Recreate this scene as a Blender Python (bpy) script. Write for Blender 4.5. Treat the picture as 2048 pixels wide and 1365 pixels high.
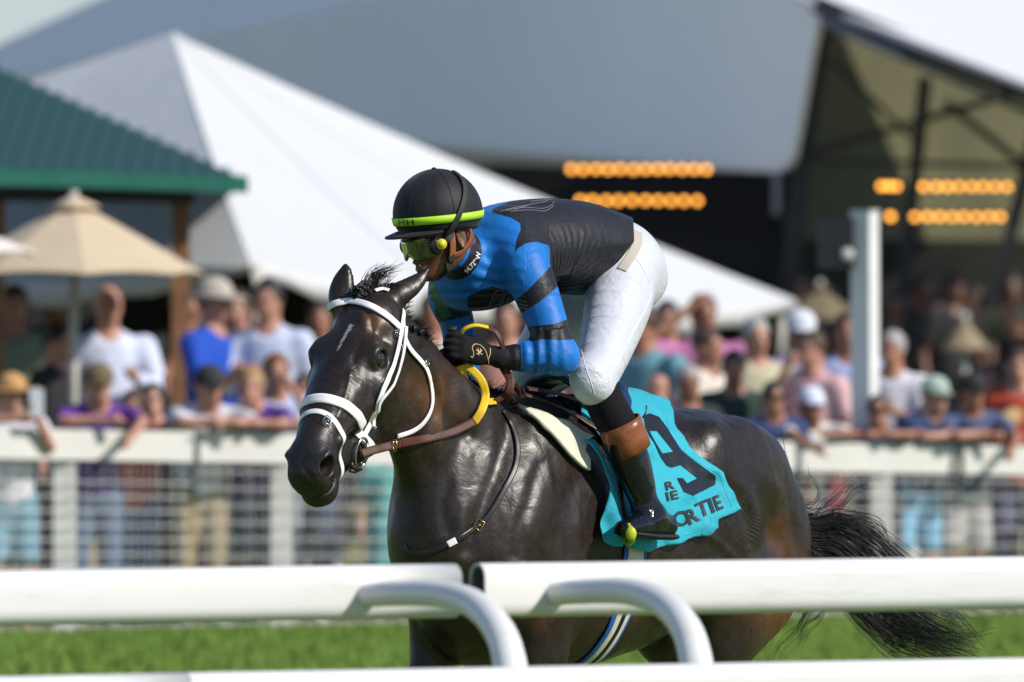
import bpy, bmesh, math, random
import numpy as np
from mathutils import Vector, Matrix
from mathutils.bvhtree import BVHTree

SC = bpy.context.scene
for _o in list(bpy.data.objects):
    bpy.data.objects.remove(_o)

# ---------------------------------------------------------------- camera, light
F_PX = 2048 * 400 / 36.0          # focal length in photo pixels
CAM_H = 1.785                     # eye height
YH = 600.0                        # row of the horizon
PITCH = math.atan((1365 / 2 - YH) / F_PX)
cam_d = bpy.data.cameras.new('camera')
cam = bpy.data.objects.new('camera', cam_d)
SC.collection.objects.link(cam)
cam.location = (0, 0, CAM_H)
cam.rotation_euler = (math.radians(90) - PITCH, 0, 0)
cam_d.lens = 400
cam_d.sensor_width = 36
cam_d.clip_start = 1
cam_d.clip_end = 3000
cam_d.dof.use_dof = True
cam_d.dof.focus_distance = 32.1
cam_d.dof.aperture_fstop = 6.2
SC.camera = cam

SUN_AZ = math.radians(62)         # to the right of the viewing direction's reverse (0 = behind the camera, 90 = right)
SUN_EL = math.radians(36)
sun_dir = Vector((math.sin(SUN_AZ) * math.cos(SUN_EL), -math.cos(SUN_AZ) * math.cos(SUN_EL), math.sin(SUN_EL)))
sd = bpy.data.lights.new('sun', 'SUN')
sd.energy = 4.9
sd.angle = math.radians(0.5)
sd.color = (1.0, 0.93, 0.83)
so = bpy.data.objects.new('sun', sd)
SC.collection.objects.link(so)
so.rotation_euler = sun_dir.to_track_quat('Z', 'Y').to_euler()
so.location = (20, -20, 40)
wd = bpy.data.worlds.new('World')
SC.world = wd
wd.use_nodes = True
nt = wd.node_tree
nt.nodes.clear()
sky = nt.nodes.new('ShaderNodeTexSky')
sky.sky_type = 'NISHITA'
sky.sun_disc = False
sky.sun_elevation = SUN_EL
sky.sun_rotation = math.atan2(sun_dir.x, sun_dir.y)
sky.dust_density = 0.15
sky.ozone_density = 1.0
bg = nt.nodes.new('ShaderNodeBackground')
bg.inputs[1].default_value = 0.092
wo = nt.nodes.new('ShaderNodeOutputWorld')
tint = nt.nodes.new('ShaderNodeMix'); tint.data_type = 'RGBA'; tint.blend_type = 'MULTIPLY'
tint.inputs[0].default_value = 1.0; tint.inputs[7].default_value = (0.86, 0.95, 1.18, 1)
nt.links.new(sky.outputs[0], tint.inputs[6])
veil = nt.nodes.new('ShaderNodeMix'); veil.data_type = 'RGBA'       # thin bright summer haze over the whole sky
veil.inputs[0].default_value = 0.30; veil.inputs[7].default_value = (4.0, 5.3, 7.3, 1)
nt.links.new(tint.outputs[2], veil.inputs[6])
nt.links.new(veil.outputs[2], bg.inputs[0])
nt.links.new(bg.outputs[0], wo.inputs[0])
SC.view_settings.view_transform = 'Standard'
SC.view_settings.look = 'None'
SC.view_settings.exposure = 0.10
SC.view_settings.gamma = 1.0
SC.cycles.use_denoising = True
SC.cycles.max_bounces = 6
SC.cycles.use_adaptive_sampling = True
SC.cycles.adaptive_threshold = 0.01


def W(px, py, D):
    """world point that the photo shows at pixel px, py when it stands D metres away"""
    return np.array([(px - 1024) / F_PX * D, D, CAM_H - (py - YH) / F_PX * D])


# ---------------------------------------------------------------- objects
ROOT = {}


def tag(o, label=None, cat=None, group=None, kind=None):
    if label: o['label'] = label
    if cat: o['category'] = cat
    if group: o['group'] = group
    if kind: o['kind'] = kind
    return o


def thing(name, label, cat, loc=(0, 0, 0), group=None):
    o = bpy.data.objects.new(name, None)
    SC.collection.objects.link(o)
    o.location = loc
    o.empty_display_size = 0.1
    ROOT[o.name] = Vector(loc)
    return tag(o, label, cat, group)


def origin_of(parent):
    return ROOT.get(parent.name, Vector((0, 0, 0))) if parent else Vector((0, 0, 0))


def obj(name, V, Fc, mat, parent=None, smooth=True, attrs=None, loc=None, edges=None):
    """link a mesh; V in world coordinates"""
    V = np.asarray(V, dtype=np.float64).reshape(-1, 3)
    base = origin_of(parent) if parent is not None else Vector(loc if loc is not None else (0, 0, 0))
    me = bpy.data.meshes.new(name)
    Vl = V - np.array(base)
    Fc_is_np = isinstance(Fc, np.ndarray)
    if Fc_is_np:
        n, k = Fc.shape
        me.vertices.add(len(Vl))
        me.vertices.foreach_set('co', Vl.astype(np.float32).ravel())
        me.loops.add(n * k)
        me.loops.foreach_set('vertex_index', Fc.astype(np.int32).ravel())
        me.polygons.add(n)
        me.polygons.foreach_set('loop_start', np.arange(0, n * k, k, dtype=np.int32))
        me.polygons.foreach_set('loop_total', np.full(n, k, dtype=np.int32))
        me.update(calc_edges=True)
        me.validate()
    else:
        me.from_pydata([tuple(v) for v in Vl], [], [tuple(f) for f in Fc])
        me.update()
    mats = mat if isinstance(mat, (list, tuple)) else [mat]
    for m in mats:
        me.materials.append(m)
    if smooth:
        me.polygons.foreach_set('use_smooth', np.ones(len(me.polygons), dtype=bool))
    if attrs:
        for an, av in attrs.items():
            av = np.asarray(av, dtype=np.float32)
            if av.ndim == 1:
                a = me.attributes.new(an, 'FLOAT', 'POINT'); a.data.foreach_set('value', av)
            elif av.shape[1] == 3:
                a = me.attributes.new(an, 'FLOAT_VECTOR', 'POINT'); a.data.foreach_set('vector', av.ravel())
    o = bpy.data.objects.new(name, me)
    SC.collection.objects.link(o)
    if parent is not None:
        o.parent = parent
        ROOT[o.name] = base
    else:
        o.location = base
        ROOT[o.name] = base
    return o


class MB:
    """collects faces for one mesh"""
    def __init__(s): s.v = []; s.f = []; s.n = 0
    def add(s, V, Fc):
        V = np.asarray(V, float).reshape(-1, 3)
        for f in Fc: s.f.append(tuple(int(i) + s.n for i in f))
        s.v.append(V); s.n += len(V)
        return s
    def box(s, c, d, ax=None):
        """centre c, full sizes d, optional 3x3 axes rows"""
        c = np.array(c, float); h = np.array(d, float) / 2
        A = np.eye(3) if ax is None else np.array(ax, float)
        P = np.array([[x, y, z] for x in (-1, 1) for y in (-1, 1) for z in (-1, 1)]) * h
        return s.add(c + P @ A, [(0, 1, 3, 2), (4, 6, 7, 5), (0, 4, 5, 1), (2, 3, 7, 6), (0, 2, 6, 4), (1, 5, 7, 3)])
    def bar(s, a, b, w, h=None, up=(0, 0, 1)):
        a = np.array(a, float); b = np.array(b, float); d = b - a; L = np.linalg.norm(d); d /= L
        u = np.array(up, float); r = np.cross(d, u)
        if np.linalg.norm(r) < 1e-6: r = np.cross(d, (1, 0, 0))
        r /= np.linalg.norm(r); u = np.cross(r, d)
        return s.box((a + b) / 2, (L, w, h or w), [d, r, u])
    def tube(s, pts, r, n=10, caps=True, flat=None):
        """round tube along pts; r scalar or list; flat=(dir, ratio) squeezes it"""
        pts = np.array(pts, float); m = len(pts)
        r = np.full(m, float(r)) if np.isscalar(r) else np.array(r, float)
        T = np.gradient(pts, axis=0); T /= np.linalg.norm(T, axis=1)[:, None] + 1e-12
        up = np.array([0, 0, 1.0]) if abs(T[0][2]) < 0.9 else np.array([0, 1.0, 0])
        N = np.cross(T[0], up); N /= np.linalg.norm(N)
        V = []
        an = np.linspace(0, 2 * np.pi, n, endpoint=False)
        for i in range(m):
            N = N - T[i] * np.dot(N, T[i]); N /= np.linalg.norm(N) + 1e-12
            B = np.cross(T[i], N)
            V.append(pts[i] + r[i] * (np.cos(an)[:, None] * N + np.sin(an)[:, None] * B))
        V = np.concatenate(V)
        if flat is not None:
            pass
        Fc = [(i * n + j, i * n + (j + 1) % n, (i + 1) * n + (j + 1) % n, (i + 1) * n + j) for i in range(m - 1) for j in range(n)]
        if caps:
            Fc.append(tuple(range(n))[::-1]); Fc.append(tuple((m - 1) * n + j for j in range(n)))
        return s.add(V, Fc)
    def ball(s, c, r, n=12, m=8, ax=None):
        r = np.array([r, r, r] if np.isscalar(r) else r, float)
        V = [(0, 0, 1)]
        for i in range(1, m):
            t = math.pi * i / m
            for j in range(n):
                p = 2 * math.pi * j / n
                V.append((math.sin(t) * math.cos(p), math.sin(t) * math.sin(p), math.cos(t)))
        V.append((0, 0, -1))
        Fc = [(0, 1 + j, 1 + (j + 1) % n) for j in range(n)]
        for i in range(m - 2):
            for j in range(n):
                a = 1 + i * n + j; b = 1 + i * n + (j + 1) % n
                Fc.append((a, a + n, b + n, b))
        k = len(V) - 1; o = 1 + (m - 2) * n
        Fc += [(k, o + (j + 1) % n, o + j) for j in range(n)]
        P = np.array(V) * r
        if ax is not None: P = P @ np.array(ax, float)
        return s.add(np.array(c, float) + P, Fc)
    def build(s, name, mat, parent=None, smooth=False, **k):
        return obj(name, np.concatenate(s.v), s.f, mat, parent, smooth, **k)


def catmull(P, n=8):
    P = np.array(P, float)
    if len(P) < 3:
        return np.array([P[0] + (P[-1] - P[0]) * t for t in np.linspace(0, 1, n + 1)])
    Q = np.vstack([2 * P[0] - P[1], P, 2 * P[-1] - P[-2]])
    out = []
    for i in range(1, len(Q) - 2):
        for t in np.linspace(0, 1, n, endpoint=False):
            a, b, c, d = Q[i - 1], Q[i], Q[i + 1], Q[i + 2]
            out.append(0.5 * ((2 * b) + (-a + c) * t + (2 * a - 5 * b + 4 * c - d) * t * t + (-a + 3 * b - 3 * c + d) * t ** 3))
    out.append(P[-1])
    return np.array(out)


# ---------------------------------------------------------------- signed distance sculpting
class Field:
    def __init__(s, R=None, o=None, mirror=None, scale=None):
        s.sc = None if scale is None else np.array(scale, float)
        s.pr = []; s.R = None if R is None else np.array(R, float); s.o = None if o is None else np.array(o, float); s.mirror = mirror
    def ell(s, c, r, k=0.03, ax=None, op='u'):
        c = np.array(c, float); r = np.array([r] * 3 if np.isscalar(r) else r, float)
        A = None if ax is None else np.array(ax, float)
        R = r.max() + k + 0.02
        s.pr.append(('e', c - R, c + R, (c, r, A), k, op)); return s
    def sweep(s, pts, k=0.03, B=(0, 1, 0), n=7, op='u'):
        """pts rows: x, y, z, ra, rb"""
        P = catmull(pts, n) if len(pts) > 2 else catmull(pts, 3)
        B = np.array(B, float); B /= np.linalg.norm(B)
        R = np.maximum(P[:, 3], P[:, 4])[:, None] + k + 0.02
        s.pr.append(('s', (P[:, :3] - R).min(0), (P[:, :3] + R).max(0), (P, B), k, op)); return s
    def sub(s, field, lo, hi, k=0.03, op='u'):
        s.pr.append(('f', np.array(lo, float), np.array(hi, float), field, k, op)); return s
    def __call__(s, X):
        X = np.asarray(X, float)
        if s.o is not None: X = X - s.o
        if s.R is not None: X = X @ s.R.T
        if s.sc is not None: X = X / s.sc
        if s.mirror is not None:
            X = X.copy(); X[:, s.mirror] = np.abs(X[:, s.mirror])
        D = np.full(len(X), 0.25)
        for ty, lo, hi, a, k, op in s.pr:
            m = np.all((X > lo) & (X < hi), axis=1)
            if not m.any(): continue
            x = X[m]
            if ty == 'e':
                c, r, A = a
                q = x - c
                if A is not None: q = q @ A.T
                k0 = np.linalg.norm(q / r, axis=1); k1 = np.linalg.norm(q / r ** 2, axis=1) + 1e-9
                d = k0 * (k0 - 1) / k1
            elif ty == 's':
                P, B = a
                d = np.full(len(x), 1e9)
                for i in range(len(P) - 1):
                    p0 = P[i, :3]; v = P[i + 1, :3] - p0
                    h = np.clip(((x - p0) @ v) / (v @ v + 1e-12), 0, 1)
                    q = x - p0 - h[:, None] * v
                    ra = P[i, 3] + h * (P[i + 1, 3] - P[i, 3]); rb = P[i, 4] + h * (P[i + 1, 4] - P[i, 4])
                    qb = q @ B
                    qa = np.sqrt(np.maximum((q * q).sum(1) - qb * qb, 0))
                    k0 = np.sqrt((qa / ra) ** 2 + (qb / rb) ** 2)
                    k1 = np.sqrt((qa / ra ** 2) ** 2 + (qb / rb ** 2) ** 2) + 1e-9
                    d = np.minimum(d, k0 * (k0 - 1) / k1)
            else:
                d = a(x)
            D0 = D[m]
            if op == 'u':
                h = np.maximum(k - np.abs(D0 - d), 0) / k
                D[m] = np.minimum(D0, d) - h * h * k * 0.25
            elif op == 's':
                h = np.maximum(k - np.abs(D0 + d), 0) / k
                D[m] = np.maximum(D0, -d) + h * h * k * 0.25
            elif op == 'i':
                D[m] = np.maximum(D0, d)
        return D if s.sc is None else D * s.sc.min()


def surface(f, lo, hi, h, smooth=1):
    """surface nets on a sparse grid -> verts, quads"""
    lo = np.array(lo, float); hi = np.array(hi, float)
    b = 6
    nb = np.ceil((hi - lo) / (h * b)).astype(int)
    nv = nb * b + 1
    cx = [lo[i] + (np.arange(nb[i]) + 0.5) * h * b for i in range(3)]
    C = np.stack(np.meshgrid(*cx, indexing='ij'), -1).reshape(-1, 3)
    dc = np.concatenate([f(C[i:i + 200000]) for i in range(0, len(C), 200000)]).reshape(nb)
    keep = np.abs(dc) < h * b * 1.9
    val = np.repeat(np.repeat(np.repeat(np.where(dc < 0, -1.0, 1.0), b, 0), b, 1), b, 2).astype(np.float32)
    val = np.pad(val, ((0, 1), (0, 1), (0, 1)), mode='edge')
    need = np.zeros(nv, bool)
    kk = np.repeat(np.repeat(np.repeat(keep, b, 0), b, 1), b, 2)
    need[:-1, :-1, :-1] |= kk; need[1:, 1:, 1:] |= kk; need[1:, :-1, :-1] |= kk; need[:-1, 1:, :-1] |= kk; need[:-1, :-1, 1:] |= kk
    need[1:, 1:, :-1] |= kk; need[1:, :-1, 1:] |= kk; need[:-1, 1:, 1:] |= kk
    idx = np.argwhere(need)
    X = lo + idx * h
    v = np.concatenate([f(X[i:i + 300000]) for i in range(0, len(X), 300000)])
    val[idx[:, 0], idx[:, 1], idx[:, 2]] = v
    val[0] = val[-1] = 1; val[:, 0] = val[:, -1] = 1; val[:, :, 0] = val[:, :, -1] = 1
    ins = val < 0
    cs = [slice(None, -1), slice(1, None)]
    cnt = np.zeros(np.array(nv) - 1, np.int8)
    for i in (0, 1):
        for j in (0, 1):
            for k in (0, 1):
                cnt += ins[cs[i], cs[j], cs[k]]
    act = (cnt > 0) & (cnt < 8)
    ai = np.argwhere(act)
    cid = np.full(act.shape, -1, np.int32)
    cid[act] = np.arange(len(ai))
    acc = np.zeros((len(ai), 3)); num = np.zeros(len(ai))
    corners = [(i, j, k) for i in (0, 1) for j in (0, 1) for k in (0, 1)]
    for c in corners:
        for ax in range(3):
            if c[ax]: continue
            e = list(c); e[ax] = 1
            va = val[ai[:, 0] + c[0], ai[:, 1] + c[1], ai[:, 2] + c[2]].astype(float)
            vb = val[ai[:, 0] + e[0], ai[:, 1] + e[1], ai[:, 2] + e[2]].astype(float)
            m = (va < 0) != (vb < 0)
            t = np.where(m, va / np.where(m, va - vb, 1), 0)
            p = np.tile(np.array(c, float), (len(ai), 1)); p[:, ax] += t
            acc[m] += p[m]; num[m] += 1
    V = lo + (ai + acc / np.maximum(num, 1)[:, None]) * h
    Q = []
    for ax in range(3):
        o1, o2 = [(1, 2), (2, 0), (0, 1)][ax]
        a = [slice(None)] * 3; a[ax] = slice(None, -1)
        bsl = [slice(None)] * 3; bsl[ax] = slice(1, None)
        A_, B_ = ins[tuple(a)], ins[tuple(bsl)]
        for flip, m in ((False, A_ & ~B_), (True, ~A_ & B_)):
            e = np.argwhere(m)
            e = e[(e[:, o1] > 0) & (e[:, o2] > 0)]
            def cc(d1, d2):
                g = e.copy(); g[:, o1] -= d1; g[:, o2] -= d2
                return cid[g[:, 0], g[:, 1], g[:, 2]]
            q = np.stack([cc(1, 1), cc(0, 1), cc(0, 0), cc(1, 0)], 1)
            if flip: q = q[:, ::-1]
            Q.append(q)
    Q = np.concatenate(Q); Q = Q[(Q >= 0).all(1)]
    for _ in range(smooth):
        V = lap(V, Q, 0.5)
    return V, Q


def lap(V, Q, a=0.5):
    S = np.zeros_like(V); N = np.zeros(len(V))
    k = Q.shape[1]
    for i in range(k):
        j = (i + 1) % k
        np.add.at(S, Q[:, i], V[Q[:, j]]); np.add.at(N, Q[:, i], 1)
        np.add.at(S, Q[:, j], V[Q[:, i]]); np.add.at(N, Q[:, j], 1)
    return V * (1 - a) + a * S / np.maximum(N, 1)[:, None]


def sstep(x, a, b):
    t = np.clip((x - a) / (b - a), 0, 1)
    return t * t * (3 - 2 * t)


_rs = np.random.RandomState(5)
_lat = _rs.rand(32, 32, 32)


def vnoise(X, sc=1.0):
    X = np.asarray(X) * sc; i = np.floor(X).astype(int); f = X - i; f = f * f * (3 - 2 * f); r = 0
    for a in (0, 1):
        for b in (0, 1):
            for c in (0, 1):
                w = (f[:, 0] if a else 1 - f[:, 0]) * (f[:, 1] if b else 1 - f[:, 1]) * (f[:, 2] if c else 1 - f[:, 2])
                r = r + w * _lat[(i[:, 0] + a) % 32, (i[:, 1] + b) % 32, (i[:, 2] + c) % 32]
    return r


# ---------------------------------------------------------------- materials
class NT:
    def __init__(s, name):
        s.m = bpy.data.materials.new(name); s.m.use_nodes = True
        s.t = s.m.node_tree; s.b = s.t.nodes['Principled BSDF']; s.out = s.t.nodes['Material Output']
    def n(s, ty, **k):
        x = s.t.nodes.new('ShaderNode' + ty)
        for a, v in k.items():
            if a.startswith('i_'):
                x.inputs[a[2:].replace('_', ' ')].default_value = v
            else: setattr(x, a, v)
        return x
    def l(s, a, b): s.t.links.new(a, b)
    def set(s, **k):
        for a, v in k.items():
            i = s.b.inputs[a.replace('_', ' ')]
            if isinstance(v, (tuple, list)) and len(v) == 3 and i.type == 'RGBA': v = (*v, 1)
            if hasattr(v, 'is_output') or isinstance(v, bpy.types.NodeSocket): s.l(v, i)
            else: i.default_value = v
        return s
    def attr(s, name):
        return s.n('Attribute', attribute_name=name)
    def noise(s, scale, detail=3, rough=.5, vec=None, dist=0):
        x = s.n('TexNoise'); x.inputs['Scale'].default_value = scale; x.inputs['Detail'].default_value = detail
        x.inputs['Roughness'].default_value = rough; x.inputs['Distortion'].default_value = dist
        if vec is not None: s.l(vec, x.inputs['Vector'])
        return x
    def coord(s, which='Object', scale=None):
        c = s.n('TexCoord').outputs[which]
        if scale is None: return c
        mp = s.n('Mapping'); mp.inputs['Scale'].default_value = scale; s.l(c, mp.inputs[0]); return mp.outputs[0]
    def ramp(s, fac, stops):
        r = s.n('ValToRGB'); e = r.color_ramp.elements
        while len(e) < len(stops): e.new(0.5)
        for i, (p, c) in enumerate(stops):
            e[i].position = p; e[i].color = (*c, 1) if len(c) == 3 else c
        s.l(fac, r.inputs[0]); return r.outputs[0]
    def mix(s, fac, a, b):
        x = s.n('Mix', data_type='RGBA')
        for i, v in ((0, fac), (6, a), (7, b)):
            if isinstance(v, bpy.types.NodeSocket): s.l(v, x.inputs[i])
            else: x.inputs[i].default_value = ((*v, 1) if isinstance(v, tuple) and len(v) == 3 else v)
        return x.outputs[2]
    def math(s, op, a, b=0.5, clamp=False):
        x = s.n('Math', operation=op, use_clamp=clamp)
        for i, v in ((0, a), (1, b)):
            if isinstance(v, bpy.types.NodeSocket): s.l(v, x.inputs[i])
            else: x.inputs[i].default_value = v
        return x.outputs[0]
    def bump(s, h, strength=.3, dist=.002, prev=None):
        x = s.n('Bump'); x.inputs['Strength'].default_value = strength; x.inputs['Distance'].default_value = dist
        s.l(h, x.inputs['Height'])
        if prev is not None: s.l(prev, x.inputs['Normal'])
        s.l(x.outputs[0], s.b.inputs['Normal'])
        return x.outputs[0]


_mc = {}


def mat(name, col, rough=.6, metal=0, spec=.5, bumpscale=None, bumpd=.002, var=.12, vscale=6, coat=0, sheen=0, trans=0, emit=None, es=1):
    """plain procedural material: colour with a little noise variation"""
    if name in _mc: return _mc[name]
    n = NT(name)
    co = n.coord('Object')
    nz = n.noise(vscale, 4, .6, co)
    c1 = tuple(max(0, c * (1 - var)) for c in col); c2 = tuple(min(1, c * (1 + var)) for c in col)
    c = n.ramp(nz.outputs[0], [(.3, c1), (.7, c2)])
    n.set(Base_Color=c, Roughness=rough, Metallic=metal)
    n.b.inputs['Specular IOR Level'].default_value = spec
    n.b.inputs['Coat Weight'].default_value = coat
    n.b.inputs['Sheen Weight'].default_value = sheen
    if bumpscale:
        n.bump(n.noise(bumpscale, 3, .5, co).outputs[0], .5, bumpd)
    if emit:
        n.b.inputs['Emission Color'].default_value = (*emit, 1); n.b.inputs['Emission Strength'].default_value = es
    _mc[name] = n.m
    return n.m


# ================================================================ horse
YAW = math.radians(52)
D0 = 32.5
HO = np.array([(1010 - 1024) / F_PX * D0, D0, 0.0])
FW = np.array([-math.cos(YAW), -math.sin(YAW), 0])
LW = np.array([math.sin(YAW), -math.cos(YAW), 0])
HM = np.stack([FW, LW, np.array([0, 0, 1.0])])      # rows


def H2W(P):
    return HO + np.atleast_2d(P) @ HM


def W2H(P):
    return (np.atleast_2d(P) - HO) @ HM.T


def HD(d):       # direction world -> horse
    return np.array(d, float) @ HM.T


# head frame
hh = HD((-.172, -.36, 0)); hh = hh / np.linalg.norm(hh)
pit = math.radians(48)
HU = hh * math.cos(pit) + np.array([0, 0, -math.sin(pit)])
HV = hh * math.sin(pit) + np.array([0, 0, math.cos(pit)])
HW = np.cross(HV, HU); HW /= np.linalg.norm(HW)
if HW[1] < 0: HW = -HW
HR = np.stack([HU, HV, HW])
POLL = W2H(W(719, 584, 32.02))[0]; POLL[2] -= .015
HSC = (1.0, 1.2, 1.3)
head = Field(R=HR, o=POLL, mirror=2, scale=HSC)
h_ = head
h_.sweep([(-.03, -.075, 0, .070, .058), (.06, -.085, 0, .083, .074), (.16, -.088, 0, .088, .080), (.25, -.078, 0, .078, .076),
          (.34, -.066, 0, .066, .066), (.44, -.062, 0, .056, .050), (.52, -.066, 0, .054, .045), (.575, -.078, 0, .046, .042)], k=.02, B=(0, 0, 1))
h_.ell((.13, -.215, .056), (.15, .155, .036), k=.045)
h_.sweep([(.20, -.25, .042, .05, .024), (.32, -.20, .030, .046, .024), (.44, -.155, .016, .036, .022), (.53, -.135, 0, .030, .03)], k=.035, B=(0, 0, 1))
h_.ell((.57, -.145, 0), (.05, .036, .040), k=.03)
h_.ell((.160, -.036, .058), (.050, .024, .024), k=.03)                 # brow over the eye
h_.ell((.215, -.088, .072), (.055, .022, .020), k=.025)                # cheek bone under the eye
h_.sweep([(.23, -.095, .072, .014, .012), (.30, -.105, .060, .012, .012), (.37, -.108, .048, .008, .01)], k=.03, B=(0, 0, 1))
h_.ell((.100, -.034, .076), (.026, .016, .012), k=.03, op='s')          # hollow above the eye
h_.ell((.180, -.048, .085), (.028, .021, .022), k=.005, op='s')         # socket
h_.sweep([(.148, -.050, .074, .005, .006), (.160, -.032, .0755, .0065, .008), (.182, -.023, .0755, .007, .008), (.205, -.034, .072, .006, .006), (.215, -.048, .068, .004, .005)], k=.010, B=(0, 0, 1))
h_.sweep([(.148, -.052, .074, .004, .005), (.162, -.067, .077, .005, .006), (.184, -.073, .076, .006, .006), (.215, -.050, .068, .004, .005)], k=.010, B=(0, 0, 1))
h_.sweep([(.157, -.086, .080, .003, .004), (.184, -.092, .077, .003, .004), (.212, -.082, .072, .003, .004)], k=.012, B=(0, 0, 1))
h_.ell((.545, -.062, .029), (.048, .032, .023), k=.02)
h_.sweep([(.535, -.046, .047, .005, .006), (.558, -.041, .044, .006, .007), (.574, -.056, .038, .006, .007), (.578, -.076, .036, .006, .006), (.566, -.094, .042, .005, .006), (.540, -.088, .046, .004, .005)], k=.010, B=(0, 0, 1))                  # flared nostril
h_.ell((.596, -.090, 0), (.030, .044, .042), k=.02)
h_.sweep([(.30, -.085, .062, .006, .006), (.38, -.075, .052, .006, .006), (.47, -.07, .046, .005, .006)], k=.02, B=(0, 0, 1))                     # upper lip
h_.ell((.566, -.064, .050), (.030, .024, .028), k=.006, op='s')
h_.ell((.560, -.064, .030), (.018, .014, .022), k=.006, op='s')         # nostril opening
h_.sweep([(.625, -.122, .018, .003, .03), (.585, -.125, .035, .003, .03), (.55, -.122, .040, .002, .02)], k=.006, B=(0, 0, 1), op='s')


def EarPt(px, py, dy):
    """a point on the head plane as seen, dy metres behind the poll"""
    p = H2W(POLL)[0]
    return W2H(W(px, py, p[1] + dy))[0]


horse_f = Field()
B_T = (0, 1, 0)
# trunk
tr = [(.20, 1.35, .93, .13), (.12, 1.465, .79, .205), (0, 1.49, .745, .235), (-.2, 1.485, .72, .262), (-.4, 1.47, .74, .275), (-.6, 1.47, .80, .27), (-.8, 1.475, .87, .25), (-.95, 1.45, .95, .225), (-1.06, 1.36, 1.02, .185)]
horse_f.sweep([(s_, 0, (a + b) / 2, (a - b) / 2, w) for s_, a, b, w in tr], k=.03, n=4)
# withers
horse_f.sweep([(.12, 0, 1.44, .07, .05), (-.02, 0, 1.455, .055, .045), (-.2, 0, 1.43, .05, .05)], k=.08)
# neck
horse_f.sweep([(.585, .01, 1.70, .090, .062), (.50, .005, 1.61, .118, .068), (.39, 0, 1.48, .155, .085), (.27, 0, 1.36, .205, .10), (.14, 0, 1.24, .23, .13), (.03, 0, 1.15, .25, .15)], k=.06, n=6)
horse_f.sweep([(.57, .0, 1.735, .035, .022), (.42, 0, 1.62, .035, .022), (.25, 0, 1.50, .04, .025), (.1, 0, 1.45, .04, .03)], k=.05)
horse_f.sub(head, (.35, -.25, 1.1), (1.2, .35, 2.0), k=.028)
for m in (1, -1):
    # neck muscles, shoulder
    horse_f.sweep([(.50, m * .045, 1.66, .06, .035), (.33, m * .07, 1.52, .07, .035), (.14, m * .095, 1.38, .08, .04)], k=.04)
    horse_f.sweep([(.47, m * .045, 1.50, .04, .025), (.35, m * .06, 1.32, .05, .03), (.26, m * .08, 1.15, .05, .04)], k=.03)
    horse_f.sweep([(.02, m * .14, 1.36, .085, .05), (.11, m * .165, 1.2, .095, .055), (.18, m * .155, 1.05, .095, .06)], k=.07)
    horse_f.ell((.16, m * .10, 1.02), (.10, .10, .13), k=.06)
    horse_f.sweep([(-.04, m * .18, 1.20, .09, .05), (-.01, m * .185, 1.05, .11, .055), (.02, m * .18, .93, .09, .055)], k=.05)
    # haunch
    horse_f.ell((-.84, m * .14, 1.28), (.24, .125, .17), k=.07)
    horse_f.ell((-.72, m * .19, 1.36), (.07, .05, .06), k=.08)
    horse_f.sweep([(-1.00, m * .11, 1.24, .15, .11), (-1.10, m * .125, 1.10, .15, .10), (-1.05, m * .135, .96, .15, .085), (-.92, m * .14, .84, .115, .07)], k=.06)
    horse_f.sweep([(-.80, m * .15, 1.22, .14, .10), (-.80, m * .17, 1.08, .13, .09), (-.82, m * .16, .97, .13, .075)], k=.06)
    horse_f.ell((-.68, m * .185, 1.0), (.075, .055, .085), k=.05)
    horse_f.sweep([(-.5, m * .21, .98, .11, .05), (-.66, m * .19, 1.0, .07, .04)], k=.06)


def leg(pts, B=(0, 1, 0), k=.035):
    horse_f.sweep(pts, k=k, B=B, n=7)


# left fore, planted; right fore reaching
leg([(.03, .165, .98, .11, .065), (.02, .16, .84, .100, .064), (.025, .15, .70, .076, .054), (.04, .145, .53, .042, .038), (.04, .145, .47, .040, .038), (.05, .145, .36, .026, .022), (.06, .145, .22, .026, .022), (.07, .145, .15, .032, .028), (.12, .145, .08, .026, .026), (.14, .145, .04, .04, .04)])
horse_f.ell((.09, -.02, .86), (.12, .13, .11), k=.08)
leg([(.11, -.15, .98, .12, .075), (.12, -.15, .86, .105, .068), (.15, -.15, .72, .080, .055), (.26, -.145, .58, .044, .038), (.30, -.145, .51, .040, .036), (.22, -.145, .40, .026, .022), (.10, -.145, .31, .026, .022), (.05, -.145, .27, .03, .028), (.03, -.145, .20, .026, .026), (.04, -.145, .15, .04, .04)])
# hind legs
leg([(-.90, .15, .98, .17, .085), (-.86, .155, .85, .12, .07), (-.86, .15, .70, .075, .05), (-.98, .145, .56, .050, .036), (-.97, .145, .50, .046, .034), (-.90, .145, .36, .030, .024), (-.84, .145, .20, .028, .024), (-.82, .145, .14, .034, .03), (-.77, .145, .07, .028, .028), (-.75, .145, .04, .042, .042)])
leg([(-.95, -.15, 1.0, .17, .085), (-.94, -.155, .86, .12, .07), (-1.02, -.15, .70, .066, .048), (-1.14, -.145, .58, .050, .036), (-1.14, -.145, .52, .046, .034), (-1.12, -.145, .36, .030, .024), (-1.10, -.145, .20, .028, .024), (-1.11, -.145, .15, .034, .03), (-1.08, -.145, .09, .028, .028), (-1.06, -.145, .05, .042, .042)])
# dock of the tail
horse_f.sweep([(-1.02, 0, 1.38, .045, .045), (-1.18, 0, 1.32, .04, .04), (-1.34, 0, 1.22, .025, .025)], k=.06)
# groove between the haunch muscles and along the shoulder
for m in (1, -1):
    horse_f.sweep([(-1.02, m * .262, 1.18, .012, .02), (-1.0, m * .25, 1.02, .012, .02), (-.96, m * .235, .90, .01, .015)], k=.035, op='s')
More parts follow.
